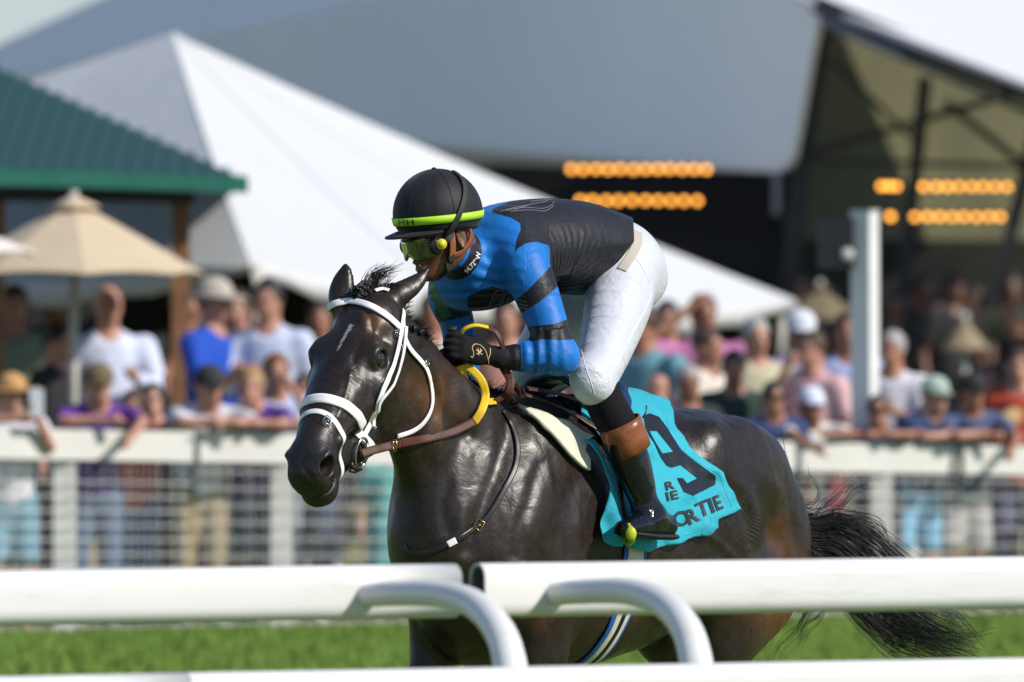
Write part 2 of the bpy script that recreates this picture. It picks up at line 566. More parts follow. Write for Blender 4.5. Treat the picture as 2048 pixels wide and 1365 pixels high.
# ears
def ear(pts, B, hollow):
    horse_f.sweep(pts, k=.012, B=B, n=6)
    if hollow is not None:
        horse_f.sweep(hollow, k=.008, B=B, n=5, op='s')
def earpts(L):
    out = []
    for px, py, dy, a, b in L:
        p = EarPt(px, py, dy); out.append((*p, a, b))
    return out
tocam = HD((0, -1, 0))
ear(earpts([(768, 612, .05, .034, .034), (795, 592, .05, .036, .026), (822, 573, .07, .031, .018), (843, 555, .09, .020, .011), (858, 535, .10, .004, .004)]), HD((.35, -.75, .5)), None)
ear(earpts([(684, 618, .04, .034, .032), (682, 590, .05, .034, .022), (686, 563, .06, .027, .014), (690, 545, .065, .017, .009), (691, 530, .07, .004, .004)]), HD((-.15, -.95, .2)), None)

HV_, HQ_ = surface(horse_f, (-1.45, -.42, -.02), (1.10, .42, 2.02), .0065, smooth=1)
_hl = (HV_ - POLL) @ HR.T
_w = sstep(_hl[:, 0] / 1.0, -.02, .10) * (HV_[:, 2] > 1.2)
_w = np.maximum(_w, sstep(HV_[:, 2], 1.72, 1.78) )
_w = np.maximum(_w, 1 - sstep(HV_[:, 2], .55, .8))
for _i in range(14):
    _L = lap(HV_, HQ_, .6)
    HV_ = HV_ * _w[:, None] + _L * (1 - _w[:, None])

# finer mesh over the head, then back onto the surface
import bmesh as _bm
_b = _bm.new()
_me = bpy.data.meshes.new('tmp'); _me.from_pydata([tuple(v) for v in HV_], [], [tuple(int(i) for i in q) for q in HQ_]); _b.from_mesh(_me); bpy.data.meshes.remove(_me)
_b.verts.ensure_lookup_table()
_sel = (_hl[:, 0] > .02) & (HV_[:, 2] > 1.2) & (HV_[:, 0] > .45)
_hl2 = (HV_ - POLL) @ HR.T
_sel = (_hl2[:, 0] > .03) & (HV_[:, 2] > 1.2) & (_hl2[:, 1] > -.42)
_ed = [e for e in _b.edges if _sel[e.verts[0].index] and _sel[e.verts[1].index]]
_bm.ops.subdivide_edges(_b, edges=_ed, cuts=1, use_grid_fill=True)
_bm.ops.triangulate(_b, faces=[f for f in _b.faces if len(f.verts) > 4])
_b.verts.ensure_lookup_table()
HV_ = np.array([v.co[:] for v in _b.verts]); HQ_ = [tuple(v.index for v in f.verts) for f in _b.faces]
_b.free()
_hl = (HV_ - POLL) @ HR.T
_m = (_hl[:, 0] > .05) & (HV_[:, 2] > 1.2) & (_hl[:, 1] > -.40)
_X = HV_[_m]
for _i in range(3):
    _d = horse_f(_X); _e = .0015
    _g = np.stack([horse_f(_X + np.eye(3)[a] * _e) - horse_f(_X - np.eye(3)[a] * _e) for a in range(3)], 1) / (2 * _e)
    _n2 = (_g ** 2).sum(1) + 1e-6
    _X = _X - np.clip(_d / _n2, -.003, .003)[:, None] * _g * .9
_f = sstep(_hl[_m][:, 0], .05, .09)[:, None]
HV_[_m] = HV_[_m] * (1 - _f) + _X * _f
# ---------------------------------------------------------------- horse: coat, eyes, hair
def proj(P):
    P = np.atleast_2d(P)
    return np.stack([1024 + P[:, 0] * F_PX / P[:, 1], YH + (CAM_H - P[:, 2]) * F_PX / P[:, 1]], 1)


HVW = H2W(HV_)
# relief: muscle, tendon and vein under the skin
_F = np.array([f for f in HQ_ if len(f) == 4]); 
_nr = np.zeros_like(HVW); _c = np.cross(HVW[_F[:, 2]] - HVW[_F[:, 0]], HVW[_F[:, 3]] - HVW[_F[:, 1]])
for _i in range(4): np.add.at(_nr, _F[:, _i], _c)
_nr /= np.linalg.norm(_nr, axis=1)[:, None] + 1e-12
_X0 = (HVW - HO)
if ((HVW[:, 1] < 32.4) * _nr[:, 1]).sum() > 0: _nr = -_nr
_hd0 = ((HV_ - POLL) @ HR.T); _body = 1 - sstep(_hd0[:, 0], -.05, .10) * sstep(HV_[:, 0], .42, .52) * sstep(HV_[:, 2], 1.12, 1.3)
_S = HV_ * np.array([1.0, 1.0, .75])
_dsp = .011 * (vnoise(_S, 6.5) - .5) + .0075 * (vnoise(_S + 3, 13) - .5) + .0035 * (vnoise(_S * np.array([1.4, 1, .7]) + 5, 27) - .5)
_dsp = _dsp * _body * sstep(HV_[:, 2], .6, .8) + (1 - _body) * (.0022 * (vnoise(HV_ + 1, 28) - .5) + .0012 * (vnoise(HV_ + 2, 60) - .5))
_p0 = proj(HVW); _vis = (_nr[:, 1] < .1)


def _line(pts, rad, amp):
    L = catmull(pts, 6); d = np.full(len(_p0), 1e9)
    for a, b in zip(L[:-1], L[1:]):
        e = b - a; w = _p0 - a; h = np.clip((w @ e) / (e @ e + 1e-9), 0, 1); d = np.minimum(d, np.linalg.norm(w - h[:, None] * e, axis=1))
    return amp * np.exp(-(d / rad) ** 2) * _vis


for _l in (([(1012, 850), (1004, 900), (985, 970), (950, 1050), (935, 1100)], 16, -.009), ([(930, 870), (905, 930), (890, 1000), (895, 1060)], 18, -.006),
           ([(1080, 930), (1060, 1000), (1035, 1060), (1030, 1110)], 14, -.006), ([(1150, 960), (1130, 1040), (1140, 1100)], 18, -.005),
           ([(1455, 830), (1470, 880), (1500, 930), (1530, 1000), (1545, 1080)], 20, -.008), ([(1420, 960), (1470, 990), (1500, 1050), (1510, 1100)], 16, -.007),
           ([(1560, 940), (1585, 1000), (1595, 1080), (1580, 1150)], 16, -.006), ([(1400, 1060), (1440, 1090), (1470, 1120)], 9, .004),
           ([(868, 770), (872, 810), (860, 850), (835, 880)], 11, -.008), ([(845, 700), (862, 740), (872, 790)], 10, -.005),
           ([(905, 760), (930, 820), (938, 870)], 14, -.007), ([(775, 760), (752, 800), (728, 838)], 5, .0022), ([(700, 745), (692, 790), (676, 835)], 5, .0022),
           ([(790, 770), (800, 820), (790, 860)], 6, .0018), ([(720, 690), (708, 720), (716, 755)], 8, -.003), ([(745, 665), (742, 640), (735, 625)], 8, -.006),
           ([(655, 905), (668, 880), (660, 850)], 5, .002), ([(610, 905), (602, 930), (622, 955)], 6, -.003), ([(640, 955), (665, 960), (680, 945)], 5, -.002)):
    _dsp = _dsp + _line(*_l)
HVW = HVW + _nr * _dsp[:, None]
_hl = ((HV_ - POLL) @ HR.T) / np.array(HSC)
_u, _v, _wl = _hl.T
_inhead = (_u > -.05) & (HV_[:, 0] > .40)
n1 = vnoise(HV_, 9); n2 = vnoise(HV_, 30); n3 = vnoise(HV_, 120)
# brown areas of the coat: cheeks, brow, flank, inside of the haunch; black points: legs, muzzle
brown = .28 + .5 * (n1 - .5)
brown += .8 * np.exp(-(((_u - .10) / .10) ** 2 + ((_v + .30) / .12) ** 2)) * _inhead
brown += .8 * np.exp(-(((_u - .07) / .05) ** 2 + ((np.abs(_wl) - .055) / .03) ** 2 + ((_v + .0) / .05) ** 2)) * _inhead
brown += .55 * np.exp(-(((HV_[:, 0] + 1.05) / .18) ** 2 + ((HV_[:, 2] - .98) / .22) ** 2))
brown += .65 * np.exp(-(((HV_[:, 0] - .47) / .12) ** 2 + ((HV_[:, 2] - 1.55) / .13) ** 2)) * (~_inhead)
brown += .2 * np.exp(-((HV_[:, 2] - .85) / .12) ** 2)
dark = np.zeros(len(HV_))
dark = np.maximum(dark, 1 - sstep(HV_[:, 2], .45, .75))
dark = np.maximum(dark, sstep(_u, .40, .52) * _inhead * .85)
ex = np.exp(-(((_u - .182) / .045) ** 2 + ((_v + .050) / .035) ** 2 + ((np.abs(_wl) - .09) / .04) ** 2)) * _inhead
dark = np.maximum(dark, ex * .8)
# white star
_a = np.array([.105, .006]); _b = np.array([.20, -.002])
_q = np.stack([_u, _wl], 1); _h = np.clip(((_q - _a) @ (_b - _a)) / ((_b - _a) @ (_b - _a)), 0, 1)
_d = np.linalg.norm(_q - _a - _h[:, None] * (_b - _a), axis=1)
star = np.clip(1 - _d / (.011 * (1 - .6 * _h) + .002), 0, 1) * (_v > -.03) * _inhead
nos_shade = np.clip(1.6 * np.exp(-(((_u - .562) / .022) ** 2 + ((_v + .064) / .016) ** 2 + ((np.abs(_wl) - .030) / .016) ** 2)), 0, 1) * _inhead  # mask for the shade of the nostril hollow, painted into the coat


def coat_material():
    n = NT('horse_coat')
    co = n.coord('Object')
    A = n.attr('brown'); Dk = n.attr('dark'); St = n.attr('star'); Ns = n.attr('nos')
    fine = n.noise(210, 3, .7, n.coord('Object', (1, 1, .35)))
    patch = n.noise(26, 4, .6, co)
    f = n.math('ADD', A.outputs['Fac'], n.math('MULTIPLY', n.math('SUBTRACT', patch.outputs[0], .5), .5))
    c = n.ramp(f, [(.12, (.0065, .0045, .0036)), (.5, (.019, .0108, .0066)), (.95, (.090, .036, .013))])
    c = n.mix(Dk.outputs['Fac'], c, (.0085, .0080, .0085))
    sn = n.noise(160, 3, .7, n.coord('Object', (1, 1, .4)))
    sf = n.math('MULTIPLY', n.math('SUBTRACT', n.math('ADD', St.outputs['Fac'], n.math('MULTIPLY', sn.outputs[0], 1.5)), 1.25), 3, True)
    sf = n.math('MULTIPLY', sf, n.math('MULTIPLY', St.outputs['Fac'], 6, True))
    c = n.mix(n.math('MULTIPLY', sf, .8), c, (.30, .29, .30))
    c = n.mix(Ns.outputs['Fac'], c, (.006, .0015, .0015))  # nostril hollow darkened by colour
    c = n.mix(n.math('MULTIPLY', n.math('SUBTRACT', fine.outputs[0], .42), 2.2, True), c, n.mix(.45, c, (.060, .042, .030)))
    n.set(Base_Color=c)
    r = n.math('ADD', .25, n.math('MULTIPLY', patch.outputs[0], .24))
    r = n.math('ADD', r, n.math('MULTIPLY', Dk.outputs['Fac'], .06))
    n.set(Roughness=r)
    n.b.inputs['Specular IOR Level'].default_value = .40
    n.b.inputs['Anisotropic'].default_value = .0
    n.b.inputs['Sheen Weight'].default_value = .0
    n.b.inputs['Sheen Roughness'].default_value = .35
    n.b.inputs['Sheen Tint'].default_value = (.8, .7, .6, 1)
    hair = n.noise(330, 3, .65, n.coord('Object', (1, 1, .18)))
    musc = n.noise(13, 3, .55, co, dist=.6)
    vein = n.noise(48, 3, .6, co, dist=.4)
    B = n.bump(musc.outputs[0], .36, .010)
    B = n.bump(vein.outputs[0], .16, .0032, B)
    wr = n.attr('wrin')
    wv = n.n('TexWave', wave_type='BANDS', bands_direction='X'); wv.inputs['Scale'].default_value = 1; wv.inputs['Distortion'].default_value = 4.5; wv.inputs['Detail'].default_value = 2; wv.inputs['Detail Scale'].default_value = 1.2
    n.l(n.n('Attribute', attribute_name='wvec').outputs['Vector'], wv.inputs[0])
    B = n.bump(n.math('MULTIPLY', wv.outputs['Fac'], n.math('MULTIPLY', wr.outputs['Fac'], n.math('MULTIPLY', n.math('SUBTRACT', n.noise(17, 2, .5, co).outputs[0], .40), 4, True))), .35, .005, B)
    B = n.bump(hair.outputs[0], .40, .0010, B)
    return n.m


M_COAT = coat_material()
wrin = np.exp(-(((HV_[:, 0] + .84) / .07) ** 2 + ((HV_[:, 2] - 1.10) / .09) ** 2)) * (HV_[:, 1] > 0) + .3 * np.exp(-(((HV_[:, 0] + .20) / .12) ** 2 + ((HV_[:, 2] - .86) / .1) ** 2))
_pp = proj(HVW)
wrin = np.exp(-(((_pp[:, 0] - 1490) / 42) ** 2 + ((_pp[:, 1] - 1065) / 60) ** 2)) * (HV_[:, 1] > 0) + .12 * np.exp(-(((_pp[:, 0] - 1090) / 50) ** 2 + ((_pp[:, 1] - 1010) / 70) ** 2)) * (HV_[:, 1] > 0)
_cu = (.86 * _pp[:, 0] - .50 * _pp[:, 1]) + 14 * np.sin(_pp[:, 1] / 30) + 60 * (vnoise(HV_, 9) - .5)
wvec_h = np.stack([_cu / 11.0 / 1.0 * .5, _pp[:, 1] / 90, _pp[:, 0] * 0], 1)
horse = thing('racehorse', 'dark bay racehorse galloping in a white bridle and turquoise saddle cloth', 'horse', (HO[0], HO[1], 0))
body = obj('body', HVW, HQ_, M_COAT, horse, attrs=dict(brown=np.clip(brown, 0, 1), dark=np.clip(dark, 0, 1), star=star, nos=nos_shade, wrin=np.clip(wrin, 0, 1), wvec=wvec_h))
BV = BVHTree.FromPolygons([Vector(v) for v in HVW], HQ_)
CAMP = Vector((0, 0, CAM_H))


def hit(px, py, bv=None, off=0.0):
    d = (Vector(W(px, py, 30)) - CAMP).normalized()
    r = (bv or BV).ray_cast(CAMP, d)
    if r[0] is None: return None
    nrm = r[1] if r[1].dot(d) < 0 else -r[1]
    return np.array(r[0]) + np.array(nrm) * off, np.array(nrm)


def strap_mesh(P, N, w, th, mb, closed=False, taper=None, cross=None):
    """flat strap along P; N surface normals; rounded edge profile"""
    P = np.array(P, float); N = np.array(N, float); m = len(P)
    if closed:
        T = np.roll(P, -1, 0) - np.roll(P, 1, 0)
    else:
        T = np.gradient(P, axis=0)
    T /= np.linalg.norm(T, axis=1)[:, None] + 1e-12
    N = N - T * (N * T).sum(1)[:, None]; N /= np.linalg.norm(N, axis=1)[:, None] + 1e-12
    C = np.cross(T, N)
    w = np.full(m, w) if np.isscalar(w) else np.interp(np.linspace(0, 1, m), np.linspace(0, 1, len(w)), w)
    prof = [(-.5, 0), (-.5, .7), (-.46, .97), (-.2, 1.0), (.2, 1.0), (.46, .97), (.5, .7), (.5, 0)]
    V = []
    for a, b in prof:
        V.append(P + C * (a * w)[:, None] + N * (b * th))
    k = len(prof); V = np.stack(V, 1).reshape(-1, 3)
    Fc = []
    R = m if closed else m - 1
    for i in range(R):
        j = (i + 1) % m
        for q in range(k):
            q2 = (q + 1) % k
            Fc.append((i * k + q, j * k + q, j * k + q2, i * k + q2))
    if not closed:
        Fc.append(tuple(range(k))); Fc.append(tuple((m - 1) * k + q for q in range(k))[::-1])
    mb.add(V, Fc)


def smooth_line(P, n=2, closed=False):
    P = np.array(P, float)
    for _ in range(n):
        if closed:
            P = .5 * P + .25 * (np.roll(P, 1, 0) + np.roll(P, -1, 0))
        else:
            Q = P.copy(); Q[1:-1] = .5 * P[1:-1] + .25 * (P[:-2] + P[2:]); P = Q
    return P


def px_strap(pts, w, th=.004, off=.002, mb=None, bv=None, n=8, sm=3):
    """strap lying on the horse through the given photo pixels"""
    L = catmull(pts, n)
    P = []; N = []
    for x, y in L:
        h = hit(x, y, bv, off)
        if h is None: continue
        P.append(h[0]); N.append(h[1])
    P = smooth_line(P, sm); N = smooth_line(N, sm + 2)
    # keep it outside the body after smoothing
    for i in range(len(P)):
        q = (bv or BV).find_nearest(Vector(P[i]))
        if q[0] is not None:
            nn = np.array(q[1]); dd = np.dot(P[i] - np.array(q[0]), nn)
            if dd < off: P[i] += nn * (off - dd)
    mb = mb or MB()
    strap_mesh(P, N, w, th, mb)
    return mb, P, N


def loop_strap(c, ax1, ax2, a0, a1, w, th=.005, off=.003, n=60, mb=None, closed=False, far=False, sm=2):
    """strap round the body in the plane of ax1, ax2 about the inner point c (horse coordinates)"""
    c = np.array(c, float); ax1 = np.array(ax1, float); ax2 = np.array(ax2, float)
    P = []; N = []
    for a in np.linspace(a0, a1, n, endpoint=not closed):
        d = math.cos(a) * ax1 + math.sin(a) * ax2
        dw = d @ HM
        o = H2W(c)[0]
        r = BV.ray_cast(Vector(o), Vector(dw))
        if r[0] is None: continue
        nn = np.array(r[1]); nn = nn if nn @ dw > 0 else -nn
        P.append(np.array(r[0]) + nn * off); N.append(nn)
    P = smooth_line(P, sm, closed); N = smooth_line(N, sm + 3, closed)
    mb = mb or MB()
    strap_mesh(P, N, w, th, mb, closed)
    return mb, P, N


def HL(u, v, w):       # head point -> horse coordinates
    return POLL + (np.array([u, v, w]) * np.array(HSC)) @ HR


# eyes
def eye_material():
    n = NT('horse_eye'); n.set(Base_Color=(.012, .006, .004), Roughness=.03); n.b.inputs['Coat Weight'].default_value = 1; return n.m
M_EYE = eye_material()
for sg in (1, -1):
    c = H2W(HL(.181, -.0480, .0680 * sg))[0]
    MB().ball(c, .0262, 28, 18).build('eye', M_EYE, horse, True)

# bridle
M_WHITE = mat('white_leather', (.78, .77, .78), .45, bumpscale=400, bumpd=.0006, var=.03)
M_BROWN = mat('brown_leather', (.058, .014, .007), .55, spec=.3, bumpscale=300, bumpd=.0006, var=.2, vscale=30)
M_TAN = mat('tan_leather', (.26, .085, .03), .45, bumpscale=300, bumpd=.0006, var=.15, vscale=30)
M_DLEATHER = mat('dark_leather', (.012, .010, .010), .38, bumpscale=300, bumpd=.0005, var=.2)
M_STEEL = mat('bridle_steel', (.45, .46, .42), .25, metal=1)
M_BRASS = mat('bridle_brass', (.6, .42, .15), .25, metal=1)
M_YEL = mat('yellow_rubber', (.72, .46, .010), .55, bumpscale=700, bumpd=.0012, var=.08)
M_BHAIR = mat('black_hair', (.006, .005, .006), .42, var=.3, vscale=60)

bridle = obj('bridle', [(0, 0, 0)], [], M_WHITE, horse)     # replaced below
bpy.data.objects.remove(bridle)
mb = MB()
# noseband
cn = HL(.365, -.10, 0); nx = HR[1] * math.cos(.12) + HR[0] * math.sin(.12)
loop_strap(cn, nx, HR[2], 0, 2 * math.pi, .030, .0055, .001, 72, mb, True)
noseband = mb.build('noseband', M_WHITE, horse, True)
# lower (flash) strap, runs down behind the lips
mb = MB()
cf = HL(.47, -.10, 0); ang = .38
nx2 = HR[1] * math.cos(ang) + -HR[0] * math.sin(ang)
loop_strap(cf, nx2, HR[2], 0, 2 * math.pi, .017, .004, .001, 72, mb, True)
flash = mb.build('flash_strap', M_WHITE, horse, True)
# browband and headpiece
mb = MB()
px_strap([(657, 630), (664, 612), (690, 605), (715, 606), (745, 616), (775, 635), (797, 655)], .020, .005, .003, mb)
brow = mb.build('browband', M_WHITE, horse, True)
mb = MB()
px_strap([(804, 622), (800, 660), (793, 700), (781, 740), (766, 775), (750, 812), (738, 848)], .015, .004, .004, mb, sm=10)
px_strap([(806, 655), (802, 695), (792, 735), (777, 772), (755, 800), (745, 830), (741, 856)], .010, .004, .011, mb, sm=8)
px_strap([(738, 850), (728, 868), (722, 888)], .015, .005, .004, mb)
cheek = mb.build('cheekpiece', M_WHITE, horse, True)
mb = MB()
px_strap([(803, 640), (806, 672), (817, 697), (835, 718), (850, 738), (858, 765), (862, 795), (858, 822), (842, 848), (820, 863), (792, 872)], .014, .004, .004, mb)
thr = mb.build('throat_lash', M_WHITE, horse, True)
mb = MB()
hc = HL(-.02, -.10, 0)
px_strap([(750, 584), (764, 580), (778, 583)], .012, .003, .003, mb)
headp = mb.build('headpiece', M_WHITE, horse, True)


def buckle(px, py, w, h, ang, m, parent, bv=None, off=.008, name='buckle', r=.0016):
    hh_ = hit(px, py, bv, off)
    if hh_ is None: return
    c, N = hh_
    X = np.array([math.cos(ang), 0, -math.sin(ang)]); X = X - N * (X @ N); X /= np.linalg.norm(X); Y = np.cross(N, X)
    P = [c + X * a * w / 2 + Y * b * h / 2 for a, b in ((-1, -1), (0, -1), (1, -1), (1, 0), (1, 1), (0, 1), (-1, 1), (-1, 0), (-1, -1))]
    MB().tube(P, r, 6).tube([c - X * w * .5, c + X * w * .55], r * .8, 6).build(name, m, parent, True)


for a in ((800, 697, .02, .016, 1.3), (791, 668, .016, .014, 1.3), (849, 727, .016, .018, .9), (744, 853, .016, .012, 1.0)):
    buckle(*a, M_STEEL, cheek)
buckle(654, 843, .022, .022, .6, M_STEEL, flash, off=.009)
# ring bit
rb = hit(716, 905, None, .012)
rc, rn = rb
E1 = np.array([.1, 0, 1.]); E1 = E1 - rn * (E1 @ rn); E1 /= np.linalg.norm(E1); E2 = np.cross(rn, E1)
ringpts = [rc + E1 * .042 * math.cos(a) + E2 * .030 * math.sin(a) for a in np.linspace(0, 2 * math.pi, 33)]
bit = MB().tube(ringpts, .0042, 8, caps=False).build('bit_ring', M_STEEL, horse, True)
MB().tube([rc - E1 * .03 - E2 * .02, rc - E2 * .028, rc + E1 * .03 - E2 * .02], [.005, .010, .005], 10).build('bit_cheek', mat('bit_green', (.22, .25, .20), .4, metal=.6), bit, True)
MB().tube([rc + E1 * -.03 + E2 * .0, rc - E1 * .045 + E2 * .015 + rn * .004, rc - E1 * .045 + E2 * .035, rc - E1 * .03 + E2 * .045], .006, 8).tube([rc - E1 * .045 - E2 * .01, rc - E1 * .055 + E2 * .02, rc - E1 * .052 + E2 * .045], .005, 8).build('curb_strap', M_DLEATHER, bit, True)

# breastplate
mb, P1, N1 = px_strap([(1003, 822), (1022, 850), (1034, 890), (1030, 935), (1005, 985), (985, 1020), (965, 1044), (925, 1072), (880, 1096), (845, 1106), (818, 1104), (808, 1092)], .016, .005, .003)
bp = mb.build('breast_strap', M_DLEATHER, horse, True)
buckle(957, 1051, .022, .028, .5, M_BRASS, bp, off=.009)
mb, _, _ = px_strap([(895, 1090), (911, 1081)], .019, .003, .007)
mb.build('tape', M_WHITE, bp, True)

# girth: white webbing with blue edges and a dark line
M_BLUE = mat('blue_binding', (.012, .10, .46), .6)
gc = (-.255, 0, 1.08)
ga1 = np.array([0, 0, -1.0]); ga2 = np.array([.0, 1, 0])
mb = MB(); loop_strap(gc, ga1, ga2, -1.6, 1.9, .085, .004, .004, 90, mb); girth = mb.build('girth', M_BLUE, horse, True)
mb = MB(); loop_strap(gc, ga1, ga2, -1.6, 1.9, .058, .005, .007, 90, mb); mb.build('webbing', mat('girth_web', (.62, .60, .54), .7, bumpscale=500, bumpd=.0008), girth, True)
mb = MB(); loop_strap(gc, ga1, ga2, -1.6, 1.2, .014, .003, .012, 80, mb); mb.build('centre_line', M_DLEATHER, girth, True)
mb = MB(); loop_strap(gc, ga1, ga2, 1.22, 1.40, .045, .005, .013, 10, mb); mb.build('billet', M_DLEATHER, girth, True)


# hair: forelock, plaited mane, tail
def strand(mb, pts, r0, r1, n=3, seg=6):
    L = catmull(pts, seg); mb.tube(L, np.linspace(r0, r1, len(L)), n, caps=False)


rnd = random.Random(7)
mb = MB()
fl0 = hit(712, 600, None, .004)[0]
fl1 = hit(735, 585, None, .004)[0] if hit(735, 585) else fl0 + np.array([.03, 0, .02])
# braided knots between the ears
for i in range(16):
    t = i / 15
    c = fl0 * (1 - t) + fl1 * t + np.array([0, 0, .010 + .012 * math.sin(i * 1.7)])
    for k in range(30):
        a_ = rnd.uniform(0, 6.3); r_ = rnd.uniform(.005, .014)
        u_ = np.array([rnd.gauss(0, 1), rnd.gauss(0, 1), rnd.gauss(0, 1)]); u_ /= np.linalg.norm(u_); v_ = np.cross(u_, (0.3, 1, .2)); v_ /= np.linalg.norm(v_)
        mb.tube([c + r_ * (u_ * math.cos(b_) + v_ * math.sin(b_)) for b_ in np.linspace(a_, a_ + rnd.uniform(1.5, 3.8), 6)], rnd.uniform(.0012, .0028), 4, caps=False)
tip0 = fl1 + np.array([0, .0, .015])
for i in range(90):
    a = rnd.random(); b = rnd.gauss(0, .012)
    e = np.array([.020 + .075 * a, .03 * a, .040 + .012 * math.sin(a * 3) + rnd.gauss(0, .012)])
    strand(mb, [tip0 + np.array([b, b, 0]), tip0 + e * .5 + np.array([b, 0, .010]), tip0 + e + np.array([b * .6, 0, rnd.gauss(0, .004)])], .0012, .0003)
tip1 = fl1 + np.array([.045, .02, .000])
for i in range(40):
    a = rnd.gauss(.25, .6); ln = rnd.uniform(.03, .06)
    e = np.array([math.sin(a) * ln, .02, math.cos(a) * ln])
    strand(mb, [tip1 + np.array([a * .012, 0, 0]), tip1 + e * .5 + np.array([0, 0, .004]), tip1 + e], .0012, .0003)
forelock = mb.build('forelock', M_BHAIR, horse, True)
# mane along the crest, plaited into bobbles
mb = MB()
crest = [(.55, 1.80), (.47, 1.725), (.38, 1.655), (.30, 1.60), (.22, 1.555), (.12, 1.52), (.03, 1.50)]
CL = catmull([(a, 0, b) for a, b in crest], 12)
for i, p in enumerate(CL):
    o = H2W(np.array(p) + [0, 0, .2])[0]
    r = BV.ray_cast(Vector(o), Vector((0, 0, -1)))
    q = np.array(r[0]) if r[0] is not None else H2W(p)[0]
    for k in range(30):
        d = np.array([rnd.gauss(.25, .35), rnd.gauss(0, .3), rnd.uniform(.25, .8)]); d /= np.linalg.norm(d)
        ln = rnd.uniform(.008, .020); b = q + HM[1] * rnd.gauss(0, .014) + HM[0] * rnd.uniform(-.016, .016) - np.array([0, 0, .004])
        strand(mb, [b, b + d * ln * .6, b + d * ln + HM[1] * rnd.gauss(.01, .01)], .0016, .0004, seg=2)
band_pts = []
for px_, py_ in ((824, 655), (838, 662), (852, 668), (866, 676), (880, 686), (893, 697)):
    hq = hit(px_, py_ + 8, None, .004)
    if hq is None: continue
    for k in range(60):
        a_ = rnd.uniform(0, 6.3); r_ = rnd.uniform(.004, .011); cc = hq[0] + np.array([0, 0, .007])
        u_ = np.array([rnd.gauss(0, 1), rnd.gauss(0, 1), rnd.gauss(0, 1)]); u_ /= np.linalg.norm(u_); v_ = np.cross(u_, (0.3, 1, .2)); v_ /= np.linalg.norm(v_)
        mb.tube([cc + r_ * (u_ * math.cos(b_) + v_ * math.sin(b_)) for b_ in np.linspace(a_, a_ + rnd.uniform(1.5, 3.8), 6)], rnd.uniform(.0010, .0022), 4, caps=False)
    if px_ in (838, 866): band_pts.append(hq[0] + np.array([.003, -.012, .010]))
for i in range(70):        # loose wisps over the withers
    b = H2W((rnd.uniform(-.04, .10), rnd.uniform(-.03, .04), 1.50))[0]
    d = np.array([rnd.uniform(-.01, .07), rnd.uniform(-.03, .03), rnd.uniform(.02, .07)])
    strand(mb, [b, b + d * .5 + np.array([0, 0, .01]), b + d], .0012, .0003)
mane = mb.build('mane', M_BHAIR, horse, True)
for b_ in (): MB().tube([b_ + np.array([.006 * math.cos(a_), 0, .004 * math.sin(a_)]) for a_ in np.linspace(0, 6.28, 10)], .0016, 5).build('mane_band', M_WHITE, mane, True)
# tail
mb = MB()
root = H2W((-1.27, 0, 1.25))[0]


def tl(px, py, d): return W(px, py, d)
Dr = root[1]
bund = [
    # (start jitter centre), control pixels, count, spread
    ([(1618, 1050), (1680, 1048), (1740, 1075), (1800, 1130), (1880, 1200), (1960, 1290)], 170, 26),
    ([(1620, 1085), (1680, 1100), (1740, 1150), (1800, 1215), (1880, 1270), (1950, 1300)], 480, 34),
    ([(1622, 1110), (1670, 1150), (1710, 1200), (1780, 1262), (1860, 1290), (1940, 1302)], 430, 30),
    ([(1618, 1040), (1650, 1035), (1680, 1015), (1705, 985), (1725, 972), (1760, 966)], 26, 12),
    ([(1618, 1030), (1640, 1020), (1660, 1003), (1680, 985), (1690, 975), (1700, 962)], 14, 9),
    ([(1615, 1060), (1640, 1150), (1615, 1220), (1590, 1260), (1560, 1290), (1545, 1325)], 26, 16),
    ([(1622, 1120), (1650, 1210), (1610, 1250), (1600, 1280), (1590, 1300), (1555, 1330)], 12, 14),
    ([(1622, 1100), (1720, 1180), (1800, 1240), (1880, 1268), (1940, 1272), (1990, 1262)], 30, 12),
    ([(1618, 1045), (1700, 1035), (1760, 1050), (1775, 1085), (1790, 1110), (1800, 1140)], 20, 16),
    ([(1606, 1010), (1635, 1000), (1636, 975), (1622, 955), (1618, 945), (1612, 925)], 5, 4),
]
for ctl, cnt, sp in bund:
    for i in range(cnt):
        g1, g2 = rnd.gauss(0, 1), rnd.gauss(0, 1); k = rnd.uniform(.55, 1.08)
        pts = [root + np.array([rnd.gauss(0, .02), rnd.gauss(0, .02), rnd.gauss(-.02, .05)])]
        for j, (x, y) in enumerate(ctl):
            f = (j + 1) / len(ctl)
            pts.append(tl(x + g2 * sp * .4 * f + rnd.gauss(0, 1.6), y + g1 * sp * (.25 + .75 * f) + rnd.gauss(0, 1.6), Dr + .10 * math.sin(f * 2) + .04 * g2 * f))
        L = catmull(pts, 5); L = L[:max(6, int(len(L) * min(k, 1)))]
        mb.tube(L, np.linspace(.0015, .0004, len(L)) * rnd.uniform(.45, 1.25), 3, caps=False)
tail = mb.build('tail', M_BHAIR, horse, True)
# ================================================================ jockey
def J(px, py, t):
    """horse coordinates of the point seen at px, py that lies t metres left of the horse's mid plane"""
    k = (px - 1024) / F_PX
    s = (k * (HO[1] + t * LW[1]) - HO[0] - t * LW[0]) / (FW[0] - k * FW[1])
    D = HO[1] + s * FW[1] + t * LW[1]
    return np.array([s, t, CAM_H - (py - YH) * D / F_PX])


def JR(px, py, t, ra, rb=None):
    return (*J(px, py, t), ra, rb if rb is not None else ra)


jockey = thing('jockey', 'jockey in blue and black silks crouching over the galloping horse', 'person', (HO[0] + .3, HO[1] + .3, 0))

